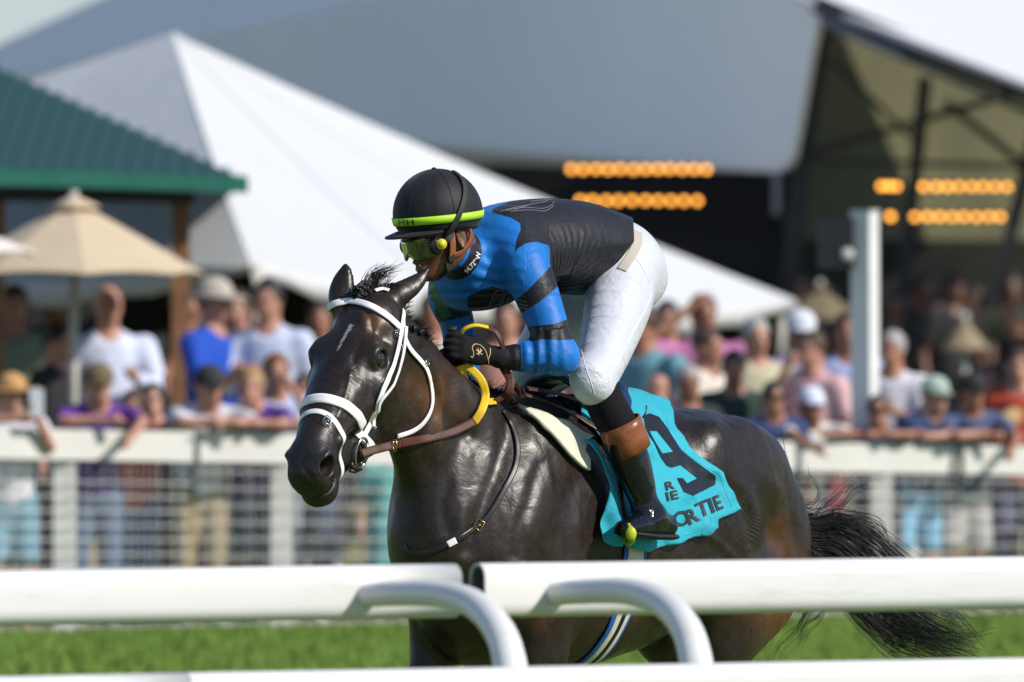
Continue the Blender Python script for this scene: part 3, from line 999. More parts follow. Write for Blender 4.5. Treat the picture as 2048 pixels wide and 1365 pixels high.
# head frame
ja = math.radians(33); jp = math.radians(15)
jf = HD((-math.cos(ja) * math.cos(jp), -math.sin(ja) * math.cos(jp), -math.sin(jp)))
jl = HD((math.sin(ja), -math.cos(ja), 0))
ju = np.cross(jf, jl); ju = ju if ju[2] > 0 else -ju
JRm = np.stack([jf, jl, ju])
JC = J(881, 463, -.03)


def JH(x, y, z): return JC + np.array([x, y, z]) @ JRm
def JHW(x, y, z): return H2W(JH(x, y, z))[0]


hd = Field(R=JRm, o=JC, mirror=1)
hd.ell((-.005, 0, .015), (.098, .076, .100), k=.03)
hd.ell((.035, 0, -.050), (.060, .054, .070), k=.03)
hd.ell((.072, 0, -.104), (.024, .022, .018), k=.025)
hd.sweep([(-.015, .054, -.045, .014, .014), (.0, .055, -.075, .014, .014), (.04, .036, -.098, .014, .014), (.07, .012, -.108, .013, .013)], k=.03, B=(0, 1, 0))
hd.ell((.055, .044, -.025), (.028, .020, .018), k=.03)
hd.ell((.085, .0, .022), (.014, .050, .012), k=.02)
hd.sweep([(.088, 0, .008, .009, .009), (.102, 0, -.015, .010, .011), (.113, 0, -.036, .013, .013)], k=.015, B=(0, 1, 0))
hd.ell((.103, .013, -.042), (.012, .009, .009), k=.01)
hd.ell((.106, .010, -.050), (.005, .004, .004), k=.004, op='s')
hd.ell((.096, .0, -.066), (.013, .024, .009), k=.010)
hd.ell((.092, .0, -.086), (.013, .021, .009), k=.010)
hd.ell((.105, .0, -.0755), (.020, .019, .0040), k=.003, op='s')
hd.ell((-.012, .082, -.022), (.018, .007, .032), k=.008)
hd.ell((-.008, .090, -.016), (.010, .006, .019), k=.004, op='s')
hd.ell((-.006, .088, -.048), (.007, .006, .008), k=.006)
skin = Field()
skin.sub(hd, JC - .2, JC + .2, k=.02)
skin.sweep([(*JH(-.03, 0, -.05), .055, .055), (*J(955, 530, -.02), .056, .056), (*J(985, 560, -.0), .06, .06)], k=.03, n=5)
# slim body inside the clothes
skin.sweep([JR(985, 520, -.02, .10, .13), JR(1080, 505, 0, .10, .13), JR(1180, 505, .03, .06, .08), JR(1230, 542, .045, .06, .08)], k=.04)
SH_L, EL_L, WR_L, HA_L = J(1055, 560, .15), J(1112, 712, .24), J(1000, 715, .13), J(945, 702, .09)
SH_R, EL_R, WR_R, HA_R = J(897, 585, -.17), J(922, 735, -.22), J(908, 725, -.10), J(897, 712, -.04)
skin.sweep([(*SH_L, .045, .045), (*EL_L, .024, .024), (*WR_L, .020, .019), (*HA_L, .020, .016)], k=.02, n=4)
skin.sweep([(*SH_R, .045, .045), (*EL_R, .024, .024), (*WR_R, .020, .019), (*HA_R, .020, .016)], k=.02, n=4)
KN_L, KN_R = J(1193, 750, .27), J(1078, 758, -.17)
AN_L = J(1288, 985, .34)
skin.sweep([JR(1245, 555, .11, .06), (*KN_L, .026, .026), JR(1240, 860, .31, .024), (*AN_L, .022, .022), JR(1300, 1035, .35, .022)], k=.03, n=4)
skin.sweep([JR(1220, 570, -.03, .06), (*KN_R, .026, .026), (*(KN_R + np.array([-.15, -.16, -.33])), .022, .022)], k=.03, n=4)
SV, SQ = surface(skin, (-.95, -.42, 1.05), (.62, .48, 2.15), .0055, 1)


def skin_mat():
    n = NT('jockey_skin'); co = n.coord('Object')
    c = n.ramp(n.noise(30, 3, .6, co).outputs[0], [(.3, (.105, .038, .020)), (.7, (.150, .060, .032))])
    n.set(Base_Color=c, Roughness=.42); n.b.inputs['Subsurface Weight'].default_value = .06
    n.b.inputs['Subsurface Radius'].default_value = (.01, .004, .002)
    n.bump(n.noise(500, 2, .5, co).outputs[0], .25, .0006); return n.m


M_SKIN = skin_mat()
jb = obj('body', H2W(SV), SQ, M_SKIN, jockey)
MB().ball(JHW(.088, 0, -.0755), (.008, .016, .006), 12, 8).build('teeth', mat('teeth', (.7, .68, .6), .3), jockey, True)

# ---- jersey
jer = Field()
jer.sweep([JR(962, 500, -.03, .085, .10), JR(1000, 500, -.02, .128, .165), JR(1070, 494, 0, .138, .165), JR(1150, 496, .02, .136, .155), JR(1215, 510, .035, .125, .145), JR(1250, 524, .045, .124, .142)], k=.03, n=5)
jer.sweep([(*JH(-.035, 0, -.075), .058, .060), JR(968, 535, -.02, .075, .08), JR(990, 545, -.01, .09, .11)], k=.04, n=5)
jer.ell(J(945, 560, -.05), (.10, .13, .09), k=.04)
_a0 = J(1290, 455, .05); _a1 = J(1172, 608, .05)
_nv = np.cross(_a1 - _a0, HD((0, 1, 0))); _nv /= np.linalg.norm(_nv); _nv = _nv if HD((1, 0, -1)) @ _nv > 0 else -_nv
jer.sub(lambda X: (X - _a0) @ _nv, (-9, -9, -9), (9, 9, 9), op='i')
_a2 = J(1266, 440, .05); _nv2 = np.cross(J(1268, 520, .05) - _a2, HD((0, 1, 0))); _nv2 /= np.linalg.norm(_nv2); _nv2 = _nv2 if HD((1, 0, 0)) @ _nv2 > 0 else -_nv2
jer.sub(lambda X: (X - _a2) @ _nv2, (-9, -9, -9), (9, 9, 9), op='i')
jer.sweep([JR(1020, 470, .05, .07, .07), JR(1052, 535, .135, .072, .068), JR(1085, 620, .19, .060, .060), JR(1104, 675, .225, .054, .054), (*J(1117, 712, .245), .047, .047)], k=.045, n=6)
jer.ell(J(1128, 716, .250), .040, k=.03)
jer.sweep([(*J(1118, 712, .245), .048, .048), JR(1085, 712, .21, .050, .048), JR(1040, 715, .165, .041, .038), JR(998, 716, .125, .031, .030)], k=.03, n=6)
jer.sweep([JR(930, 545, -.12, .07, .07), JR(897, 590, -.165, .060, .060), JR(915, 650, -.19, .050, .048), (*EL_R, .046, .046)], k=.04, n=6)
jer.sweep([(*EL_R, .046, .046), (*WR_R, .034, .034)], k=.03, n=4)
jer.ell(J(1090, 590, .06), (.06, .05, .08), k=.04, op='s')
GV, GQ = surface(jer, (-.6, -.36, 1.45), (.5, .42, 2.2), .0055, 2)
GP = proj(H2W(GV))


def polydist(P, poly):
    """signed distance (inside negative) of points to polygon"""
    poly = np.array(poly, float); n = len(poly)
    d = np.full(len(P), 1e9); ins = np.zeros(len(P), bool)
    for i in range(n):
        a = poly[i]; b = poly[(i + 1) % n]
        e = b - a; w = P - a
        h = np.clip((w @ e) / (e @ e + 1e-9), 0, 1)
        d = np.minimum(d, np.linalg.norm(w - h[:, None] * e, axis=1))
        c = ((a[1] > P[:, 1]) != (b[1] > P[:, 1])) & (P[:, 0] < (b[0] - a[0]) * (P[:, 1] - a[1]) / ((b[1] - a[1]) if abs(b[1] - a[1]) > 1e-9 else 1e-9) + a[0])
        ins ^= c
    return np.where(ins, -d, d)


# colour fields of the silks, as signed distances over the cloth itself
back = [(985, 418), (1040, 395), (1400, 380), (1400, 680), (1158, 680), (1140, 625), (1132, 590), (1124, 566), (1116, 505), (1096, 491), (1072, 484), (1052, 487), (1036, 497), (1028, 508), (1033, 480), (1041, 460), (1040, 447), (1022, 436), (985, 426)]
band1 = [(1116, 503), (1150, 500), (1150, 560), (1124, 566), (1105, 583), (1077, 606), (1040, 628), (1030, 600), (1050, 586), (1066, 570), (1095, 540), (1110, 520)]
band2 = [(1050, 655), (1073, 652), (1110, 648), (1146, 635), (1185, 620), (1185, 682), (1160, 678), (1125, 681), (1084, 679), (1060, 684)]
chestb = [(935, 594), (965, 580), (985, 573), (1010, 580), (1045, 592), (1062, 602), (1085, 680), (1030, 680), (940, 640), (935, 610)]
cuff = [(960, 680), (1041, 690), (1043, 715), (1041, 748), (960, 760)]
# each sleeve's own axis decides where the arm bands lie, the rest is by place on the body
dist_black = np.minimum.reduce([polydist(GP, p) for p in (back, band1, band2, cuff)])
rightarm = GV[:, 1] < -.11
dist_black = np.minimum(dist_black, np.where(rightarm, polydist(GP, [(870, 618), (886, 612), (950, 596), (990, 590), (990, 622), (955, 628), (893, 642), (870, 648)]), 99))
dist_black = np.minimum(dist_black, np.where(GV[:, 1] < .10, polydist(GP, chestb), 99))
dist_black = np.where((GV[:, 1] < -.02) & (GP[:, 0] > 1060), -20, dist_black)       # far side of the back
col_d = JRm @ (GV - JC).T
collar = np.where((np.linalg.norm(GV - JH(-.035, 0, -.075), axis=1) < .072), -5, 5).astype(float)
c0 = JH(-.035, 0, -.075); cdir = J(985, 550, -.01) - c0; cdir /= np.linalg.norm(cdir)
cd_ = (GV - c0) @ cdir
collar = (np.abs(cd_ - .012) - .024) * 700
collar = np.where(np.linalg.norm((GV - c0) - cd_[:, None] * cdir, axis=1) < .085, collar, 40)
_ua = EL_L - SH_L; _hh = np.clip(((GV - SH_L) @ _ua) / (_ua @ _ua), 0, 1); _du = np.linalg.norm(GV - SH_L - _hh[:, None] * _ua, axis=1)
dist_black = np.where((_du > .078) & (GP[:, 0] > 1100), -20, dist_black)
dist_black = np.minimum(dist_black, collar)
green = np.where(rightarm, polydist(GP, [(845, 560), (866, 560), (903, 632), (885, 640)]), 99)


def silk_mat():
    n = NT('silks'); co = n.coord('Object')
    B = n.attr('blk'); G = n.attr('grn')
    f = n.math('ADD', n.math('MULTIPLY', B.outputs['Fac'], -1.2), .5, True)
    blue = n.ramp(n.noise(14, 3, .5, co).outputs[0], [(.3, (.004, .125, .44)), (.7, (.006, .165, .55))])
    blk = n.ramp(n.noise(20, 3, .5, co).outputs[0], [(.3, (.0060, .0065, .011)), (.7, (.010, .0105, .017))])
    c = n.mix(f, blue, blk)
    g = n.math('ADD', n.math('MULTIPLY', G.outputs['Fac'], -1.2), .5, True)
    c = n.mix(g, c, (.008, .11, .085))
    sp = n.noise(330, 2, .5, co); spk = n.math('GREATER_THAN', sp.outputs[0], .745)
    big = n.noise(7, 2, .5, co)
    c = n.mix(n.math('MULTIPLY', n.math('MULTIPLY', spk, n.math('GREATER_THAN', big.outputs[0], .46)), n.math('MULTIPLY', f, .5)), c, (.35, .37, .42))
    n.set(Base_Color=c, Roughness=.52)
    n.b.inputs['Sheen Weight'].default_value = .06; n.b.inputs['Sheen Roughness'].default_value = .4
    n.b.inputs['Specular IOR Level'].default_value = .34
    wr = n.attr('wr')
    w1 = n.n('TexWave', wave_type='BANDS', bands_direction='X'); w1.inputs['Scale'].default_value = 1.0; w1.inputs['Distortion'].default_value = 3.4; w1.inputs['Detail'].default_value = 2; w1.inputs['Detail Scale'].default_value = .6
    wv = n.n('Attribute', attribute_name='wvec'); n.l(wv.outputs['Vector'], w1.inputs[0])
    B1 = n.bump(n.math('MULTIPLY', w1.outputs['Fac'], wr.outputs['Fac']), 1.0, .009)
    fold = n.noise(9, 3, .5, co, dist=1.2)
    B1 = n.bump(fold.outputs[0], .35, .014, B1)
    B1 = n.bump(n.noise(26, 3, .6, co, dist=2.0).outputs[0], .35, .005, B1)
    n.bump(n.noise(900, 2, .5, co).outputs[0], .35, .0005, B1)
    return n.m


M_SILK = silk_mat()
# creases: across the forearm near the elbow; from the armpit over the back; at the waist
ax_f = (WR_L - EL_L) / np.linalg.norm(WR_L - EL_L)
along = (GV - EL_L) @ ax_f
rad_f = np.linalg.norm((GV - EL_L) - along[:, None] * ax_f, axis=1)
wr = np.exp(-((along - .06) / .06) ** 2) * (rad_f < .085) * .9
_w1 = wr.copy()
wvec = np.stack([along * 9.0, np.zeros(len(GV)), np.zeros(len(GV))], 1)
ap = J(1115, 590, .12); q = GV - ap; angp = np.arctan2(q[:, 2], -q[:, 0]); rr = np.linalg.norm(q, axis=1)
w2 = np.exp(-((rr - .10) / .08) ** 2) * (GP[:, 0] > 1095) * (rad_f > .085)
wvec = np.where((w2 * .4 > wr)[:, None], np.stack([angp * 2.2, rr * 2, rr * 0], 1), wvec); wr = np.maximum(wr, w2 * .4)
ap2 = J(1010, 590, .0); q = GV - ap2; ang2 = np.arctan2(q[:, 2], q[:, 0]); r2 = np.linalg.norm(q, axis=1)
w3 = np.exp(-((r2 - .12) / .09) ** 2) * (GP[:, 0] < 1050) * (rad_f > .085)
wvec = np.where((w3 * .7 > wr)[:, None], np.stack([ang2 * 1.6, r2 * 3, r2 * 0], 1), wvec); wr = np.maximum(wr, w3 * .7)
w4 = sstep(GP[:, 0], 1200, 1250)
wvec = np.where((w4 * .5 > wr)[:, None], np.stack([(GV[:, 1] + GV[:, 2] * .6) * 9, GV[:, 0], GV[:, 0] * 0], 1), wvec); wr = np.maximum(wr, w4 * .5)
_ws = np.stack([_w1, w2 * .25, w3 * .7, w4 * .5], 1); _srt = np.sort(_ws, axis=1); wr = _srt[:, -1] - _srt[:, -2]
jersey = obj('jersey', H2W(GV), GQ, M_SILK, jockey, attrs=dict(blk=dist_black, grn=green, wr=wr, wvec=wvec))
JBV = BVHTree.FromPolygons([Vector(v) for v in H2W(GV)], [tuple(int(i) for i in q_) for q_ in GQ])


def line_on(bv, pts, r, mb, off=.0012, n=5):
    L = catmull(pts, n) if len(pts) > 2 else catmull(pts, 6)
    P = [h[0] for h in (hit(x, y, bv, off) for x, y in L) if h is not None]
    if len(P) > 2: mb.tube(P, r, 4, caps=False)


# logo outlines in thin pale line on chest and back, writing on the collar
M_LINE = mat('pale_thread', (.22, .22, .26), .6)
mb = MB()
for P in ([(978, 612), (992, 583), (1008, 583), (1000, 604), (984, 618)], [(986, 607), (996, 590), (1003, 590), (996, 604)], [(1000, 612), (1013, 587), (1020, 590), (1008, 612)], [(1012, 612), (1030, 600), (1052, 604)], [(1008, 618), (1032, 608), (1056, 612)], [(1014, 624), (1034, 615), (1058, 619)], [(1020, 630), (1030, 622), (1040, 630)], [(978, 612), (1000, 622), (1022, 632)],
          None, [(1012, 422), (1050, 416), (1085, 418), (1104, 410), (1106, 402), (1090, 401), (1060, 404)], [(1020, 424), (1060, 421), (1090, 423), (1108, 412)], [(1030, 420), (1060, 410), (1082, 406), (1096, 403)], [(1000, 424), (1035, 415), (1055, 412)]):
    if P is None:
        mb.build('logo_line', M_LINE, jersey, True); mb = MB(); continue
    line_on(JBV, P, .0009, mb)
if mb.n: mb.build('logo_line', M_LINE, jersey, True)
mb = MB(); line_on(JBV, [(1136, 560), (1160, 515), (1200, 497), (1235, 492), (1258, 486)], .0012, mb); mb.build('side_seam', mat('seam_black', (.004, .004, .006), .7), jersey, True)


def text_mesh(body, size, bold=.028):
    cu = bpy.data.curves.new('t', 'FONT'); cu.body = body; cu.size = size; cu.resolution_u = 3; cu.offset = bold; cu.fill_mode = 'FRONT' if hasattr(cu, 'fill_mode') else cu.fill_mode
    o = bpy.data.objects.new('t', cu); SC.collection.objects.link(o)
    bpy.context.view_layer.update()
    me = o.to_mesh()
    V = np.array([v.co[:] for v in me.vertices]); Fc = [tuple(p.vertices) for p in me.polygons]
    o.to_mesh_clear(); bpy.data.objects.remove(o); bpy.data.curves.remove(cu)
    return V, Fc


def thicken(V2, F2, grid):
    """2-D outline faces cut by a grid so they can follow a curved cloth"""
    b = bmesh.new()
    vs = [b.verts.new((x, y, 0)) for x, y in V2[:, :2]]
    for f in F2:
        try: b.faces.new([vs[i] for i in f])
        except ValueError: pass
    lo = V2[:, :2].min(0); hi = V2[:, :2].max(0)
    for ax in (0, 1):
        x = lo[ax] + grid
        while x < hi[ax]:
            co = [0, 0, 0]; co[ax] = x; no = [0, 0, 0]; no[ax] = 1
            bmesh.ops.bisect_plane(b, geom=b.verts[:] + b.edges[:] + b.faces[:], plane_co=co, plane_no=no)
            x += grid
    b.verts.index_update()
    V = np.array([v.co[:2] for v in b.verts]); Fc = [tuple(v.index for v in f.verts) for f in b.faces]
    b.free(); return V, Fc


def decal(V2, F2, to3d, mb, back=.0015):
    """to3d maps a 2-D point to (point, normal) on a surface; adds a thin raised patch"""
    P = []; ok = []
    for x, y in V2:
        r = to3d(x, y); ok.append(r is not None); P.append(r[0] if r is not None else (0, 0, 0))
    Fk = [f for f in F2 if all(ok[i] for i in f)]
    if Fk: mb.add(P, Fk)


def txt_px(body, x0, y0, h, ang, bv, mb, off=.0015, sx=1.0, shear=0.0, bold=0):
    V, Fc = text_mesh(body, 1.0)
    hgt = .70
    V = V[:, :2] / hgt
    V, Fc = thicken(np.c_[V, V[:, 0] * 0], Fc, .35)
    a = math.radians(ang)
    def f(x, y):
        X = (x * sx + y * shear) * h; Y = y * h
        return hit(x0 + X * math.cos(a) - Y * math.sin(a) * 1, y0 - X * math.sin(a) - Y * math.cos(a), bv, off)
    decal(V, Fc, f, mb)


mb = MB()
txt_px('W', 959, 520, 9, 80, JBV, mb, .001, 1.1)
txt_px('94.72"', 934, 548, 9, 48, JBV, mb, .001, .95)
if mb.n: mb.build('collar_print', mat('print_white', (.7, .7, .7), .6), jersey)

# ---- breeches
br = Field()
br.sweep([JR(1190, 530, .035, .095, .118), JR(1222, 522, .04, .124, .134), JR(1240, 532, .045, .115, .135), JR(1252, 556, .045, .105, .130)], k=.04, n=5)
br.sweep([JR(1248, 548, .105, .112, .092), JR(1236, 610, .155, .102, .092), JR(1213, 690, .220, .082, .077), JR(1196, 745, .262, .066, .064), JR(1192, 772, .275, .058, .057)], k=.05, n=6)
br.ell(J(1172, 757, .262), (.045, .045, .055), k=.04)
br.sweep([JR(1225, 560, -.03, .115, .10), JR(1145, 630, -.08, .100, .088), JR(1085, 700, -.13, .080, .070), JR(1066, 745, -.15, .064, .060), JR(1082, 778, -.17, .046, .045)], k=.05, n=6)
RV, RQ = surface(br, (-.95, -.40, 1.40), (.15, .46, 2.15), .0055, 2)
# crisp lower hem of the left leg
RPx = proj(H2W(RV))


def breech_mat():
    n = NT('breeches'); co = n.coord('Object')
    c = n.ramp(n.noise(8, 3, .5, co).outputs[0], [(.3, (.49, .51, .57)), (.7, (.54, .56, .62))])
    n.set(Base_Color=c, Roughness=.42); n.b.inputs['Sheen Weight'].default_value = .1
    n.b.inputs['Subsurface Weight'].default_value = 0
    wr = n.attr('wr'); wv = n.n('Attribute', attribute_name='wvec')
    w1 = n.n('TexWave', wave_type='BANDS', bands_direction='X'); w1.inputs['Scale'].default_value = 1.0; w1.inputs['Distortion'].default_value = 3.5; w1.inputs['Detail'].default_value = 2.5; w1.inputs['Detail Scale'].default_value = .9
    n.l(wv.outputs['Vector'], w1.inputs[0])
    pk = n.math('POWER', w1.outputs['Fac'], 5)
    amp = n.math('MULTIPLY', wr.outputs['Fac'], n.math('MULTIPLY', n.math('SUBTRACT', n.noise(7, 2, .5, co).outputs[0], .38), 4, True))
    B = n.bump(n.math('MULTIPLY', pk, amp), .9, .006)
    nz = n.noise(11, 3, .6, co, dist=1.5)
    B = n.bump(nz.outputs[0], .45, .012, B)
    kn = n.noise(38, 3, .6, co, dist=2.5)
    B = n.bump(n.math('MULTIPLY', kn.outputs[0], n.attr('knee').outputs['Fac']), .5, .007, B)
    n.bump(n.noise(800, 2, .5, co).outputs[0], .2, .0004, B)
    return n.m


th0, th1 = J(1265, 545, .12), KN_L
ta = (th1 - th0) / np.linalg.norm(th1 - th0); al = (RV - th0) @ ta
hipw = np.exp(-((al - .05) / .06) ** 2)
wvec = np.stack([al * 5.5, RV[:, 1] * 1.2, RV[:, 2] * .5], 1)
knee = np.exp(-(np.linalg.norm(RV - J(1185, 760, .3), axis=1) / .075) ** 2)
breeches = obj('breeches', H2W(RV), RQ, breech_mat(), jockey, attrs=dict(wr=np.clip(.25 + .6 * sstep(al, .1, .3), 0, 1), wvec=wvec, knee=knee))
RBV = BVHTree.FromPolygons([Vector(v) for v in H2W(RV)], [tuple(int(i) for i in q_) for q_ in RQ])
M_SEAM = mat('seam_white', (.80, .80, .83), .6, bumpscale=900, bumpd=.001)
mb = MB(); line_on(RBV, [(1262, 505), (1290, 545), (1302, 585), (1290, 620), (1265, 665), (1240, 715), (1222, 748), (1218, 765)], .0017, mb, .0005); mb.build('side_seam', M_SEAM, breeches, True)
mb = MB(); line_on(RBV, [(1160, 690), (1170, 730), (1180, 760), (1190, 790)], .0011, mb, .0005); mb.build('knee_seam', M_SEAM, breeches, True)
mb = MB(); px_strap([(1274, 464), (1275, 484), (1266, 505), (1254, 524), (1243, 541)], .028, .002, .001, mb, RBV); mb.build('waistband', mat('beige_waist', (.42, .38, .33), .7), breeches, True)

# ---- socks, boots
def part_sweep(name, m, pts, k=.02, h=.005, extra=None, parent=jockey, sm=1, attrs=None, lo=None, hi=None):
    f = Field(); f.sweep(pts, k=k, n=6)
    if extra: extra(f)
    P = np.array([p[:3] for p in pts])
    r = max(max(p[3], p[4]) for p in pts) + .04
    lo_ = P.min(0) - r if lo is None else lo; hi_ = P.max(0) + r if hi is None else hi
    V, Q = surface(f, lo_, hi_, h, sm)
    return obj(name, H2W(V), Q, m, parent, attrs=attrs(V) if attrs else None), V, Q


M_SOCK = mat('black_sock', (.006, .006, .008), .85, spec=.15, sheen=.04, bumpscale=60, bumpd=.003)
M_BOOT = None
nb_ = NT('patent_boot'); nb_.set(Base_Color=(.004, .005, .008), Roughness=.13); nb_.b.inputs['Coat Weight'].default_value = .25; nb_.b.inputs['Specular IOR Level'].default_value = .4
_b1 = nb_.bump(nb_.noise(16, 3, .5, nb_.coord('Object', (1, 1, .5)), dist=1.2).outputs[0], .6, .012)
M_BOOT = nb_.m
M_CUFF = mat('boot_cuff', (.21, .062, .022), .38, bumpscale=24, bumpd=.006, var=.18, vscale=18)
def knee_cut(f): pass
part_sweep('sock', M_SOCK, [JR(1197, 752, .27, .050), JR(1203, 785, .275, .056), JR(1215, 815, .285, .057), JR(1232, 845, .30, .057), JR(1240, 862, .31, .052)])
part_sweep('sock', M_SOCK, [(*(KN_R + np.array([0, 0, -.03])), .045, .045), (*(KN_R + np.array([-.07, -.08, -.16])), .05, .05), (*(KN_R + np.array([-.09, -.11, -.2])), .045, .045)])


def boot(shaft, foot, nm='boot'):
    f = Field(); f.sweep(shaft, k=.02, n=6)
    f.sweep(foot, k=.03, B=(0, 1, 0), n=6)
    P = np.array([p[:3] for p in shaft + foot])
    V, Q = surface(f, P.min(0) - .09, P.max(0) + .09, .0045, 1)
    return obj(nm, H2W(V), Q, M_BOOT, jockey), f


lb, lbf = boot([JR(1247, 885, .312, .060, .058), JR(1262, 925, .322, .058, .054), JR(1276, 965, .332, .050, .047), JR(1287, 1000, .34, .042, .040), JR(1300, 1030, .345, .045, .042)],
               [JR(1332, 1052, .345, .036, .034), JR(1305, 1045, .348, .040, .038), JR(1275, 1050, .352, .036, .042), JR(1250, 1058, .356, .026, .036)])
# sole and heel
sole = Field(); sole.sweep([JR(1340, 1074, .345, .010, .036), JR(1305, 1073, .348, .010, .036), JR(1275, 1070, .352, .009, .044), JR(1246, 1066, .356, .008, .036)], k=.01, B=HD(H2W((0, 1, 0))[0] - H2W((0, 0, 0))[0]), n=5)
P_ = J(1295, 1070, .35); V_, Q_ = surface(sole, P_ - .18, P_ + .18, .004, 1); obj('boot_sole', H2W(V_), Q_, mat('sole_rubber', (.012, .012, .014), .5), lb)
# wrinkle ring at the ankle
for yy, dx in ((1006, 0), (1014, 3)):
    pass
rbt, _ = boot([(*(KN_R + np.array([-.09, -.115, -.21])), .05, .05), (*(KN_R + np.array([-.15, -.17, -.36])), .042, .042), (*(KN_R + np.array([-.17, -.19, -.42])), .042, .042)],
              [(*(KN_R + np.array([-.19, -.19, -.44])), .036, .036), (*(KN_R + np.array([-.10, -.20, -.46])), .034, .038), (*(KN_R + np.array([-.02, -.20, -.46])), .026, .034)])
# brown turned-down cuff: an open sleeve slightly larger than the shaft
A0, A1 = J(1239, 846, .308), J(1257, 900, .318)
ax = (A1 - A0) / np.linalg.norm(A1 - A0)
r_ = np.cross(ax, (0, 1, 0)); r_ /= np.linalg.norm(r_); r2_ = np.cross(ax, r_)
rings = [(0, .0585), (.0, .0630), (.25, .0638), (.6, .0650), (1.0, .0655), (1.0, .0600)]
V_ = []; n_ = 40
for f_, rr_ in rings:
    c_ = A0 + (A1 - A0) * (f_ * 1.12)
    for k in range(n_):
        a = 2 * math.pi * k / n_
        w_ = 1 + .015 * math.sin(3 * a + 4 * f_) + .01 * math.sin(7 * a)
        V_.append(c_ + (r_ * math.cos(a) + r2_ * math.sin(a)) * rr_ * w_ + ax * .006 * math.cos(a - 1))
F_ = [(i * n_ + k, i * n_ + (k + 1) % n_, (i + 1) * n_ + (k + 1) % n_, (i + 1) * n_ + k) for i in range(len(rings) - 1) for k in range(n_)]
cuff_o = obj('boot_cuff', H2W(np.array(V_)), F_, M_CUFF, lb)
q = H2W(np.array([A0 + r_ * -.0 + np.array([0, .062, 0])]))[0]
MB().tube([H2W(J(1285, 836, .345))[0], H2W(J(1292, 825, .345))[0], H2W(J(1293, 811, .345))[0]], .0022, 6).build('zip_tab', M_DLEATHER, lb, True)

# ---- gloves
M_GLOVE = mat('black_glove', (.005, .005, .006), .8, spec=.2, sheen=.03, bumpscale=120, bumpd=.0015)


def fist(C, fwd, out, k_, name='glove'):
    """fist at C; fwd towards the knuckles, out = back of the hand"""
    X = fwd / np.linalg.norm(fwd); Y = out - X * (out @ X); Y /= np.linalg.norm(Y); Z = np.cross(X, Y)
    if Z[2] < 0: Z = -Z
    R_ = np.stack([X, Y, Z]); f = Field(R=R_, o=C)
    f.ell((-.005, .004, 0), (.046, .021, .040), k=.015)
    f.ell((.022, .014, 0), (.020, .012, .038), k=.015)
    f.sweep([(-.085, 0, 0, .030, .028), (-.055, 0, 0, .029, .025), (-.03, .002, 0, .033, .022)], k=.02, B=(0, 1, 0))
    for z, L, r in ((.030, .96, .0108), (.010, 1.06, .0112), (-.010, 1.0, .0108), (-.028, .84, .0095)):
        f.sweep([(.028, .012, z, r, r), (.028 + .030 * L, .006, z * 1.05, r, r), (.030 + .036 * L, -.014, z, r * .98, r * .98), (.030 + .014 * L, -.032, z * .95, r * .95, r * .95), (.012, -.030, z * .9, r * .88, r * .88)], k=.0035, B=(0, 0, 1), n=5)
    f.sweep([(-.02, -.010, .030, .013, .013), (.012, -.022, .044, .012, .012), (.040, -.022, .046, .0105, .0105), (.058, -.018, .042, .009, .009)], k=.004, B=(0, 0, 1), n=5)
    V, Q = surface(f, C - .13, C + .13, .0032, 1)
    o = obj(name, H2W(V), Q, M_GLOVE, jockey)
    return o, V, Q, R_


fw_l = HA_L - WR_L
gl, GLV, GLQ, GR = fist(J(940, 702, .085), fw_l + np.array([0, -.01, 0]), HD((.25, -.9, .30)), 1)
gr_, _, _, _ = fist(J(903, 712, -.03), HA_R - WR_R + np.array([.05, .02, 0]), HD((-.3, -.7, .4)), 1)
GLB = BVHTree.FromPolygons([Vector(v) for v in H2W(GLV)], [tuple(int(i) for i in q_) for q_ in GLQ])
M_GOLD = mat('gold_thread', (.62, .48, .22), .45)
mb = MB()
line_on(GLB, [(941, 713), (945, 715), (947, 706), (944, 696), (950, 689), (962, 692), (971, 703), (975, 716), (977, 727), (973, 733)], .0014, mb, .001, 6)
line_on(GLB, [(976, 719), (980, 708), (980, 697)], .0014, mb, .001, 6)
if mb.n: mb.build('piping', M_GOLD, gl, True)
mb = MB()
for P in ([(955, 697), (957, 704), (957, 711)], [(952, 700), (958, 705), (964, 701)], [(953, 709), (958, 706), (964, 710)], [(961, 698), (959, 705)]):
    line_on(GLB, P, .0016, mb, .001, 3)
if mb.n: mb.build('emblem', M_GOLD, gl, True)

# ---- helmet
M_HEL = mat('helmet_cover', (.0055, .0060, .009), .6, spec=.3, sheen=.08, bumpscale=900, bumpd=.0004)
M_LIME = mat('lime_band', (.40, .70, .025), .5, bumpscale=600, bumpd=.0005, var=.04)
hR = np.array([.134, .114, .128]); hZ = .050


HT = math.radians(9)


def HHW(x, y, z):       # helmet frame: tipped back on the head
    zz = z - hZ
    return JHW(x * math.cos(HT) - zz * math.sin(HT), y, hZ + x * math.sin(HT) + zz * math.cos(HT))


def hel(az, el, off=0.0):
    """az 0 = front, towards left; el elevation angle on the shell"""
    x = math.cos(el) * math.cos(az) * (hR[0] + off); y = math.cos(el) * math.sin(az) * (hR[1] + off); z = math.sin(el) * (hR[2] + off)
    if z < 0: x *= 1 - .6 * (z / hR[2]) ** 2; y *= 1 - .6 * (z / hR[2]) ** 2
    return HHW(x - .004, y, z + hZ)


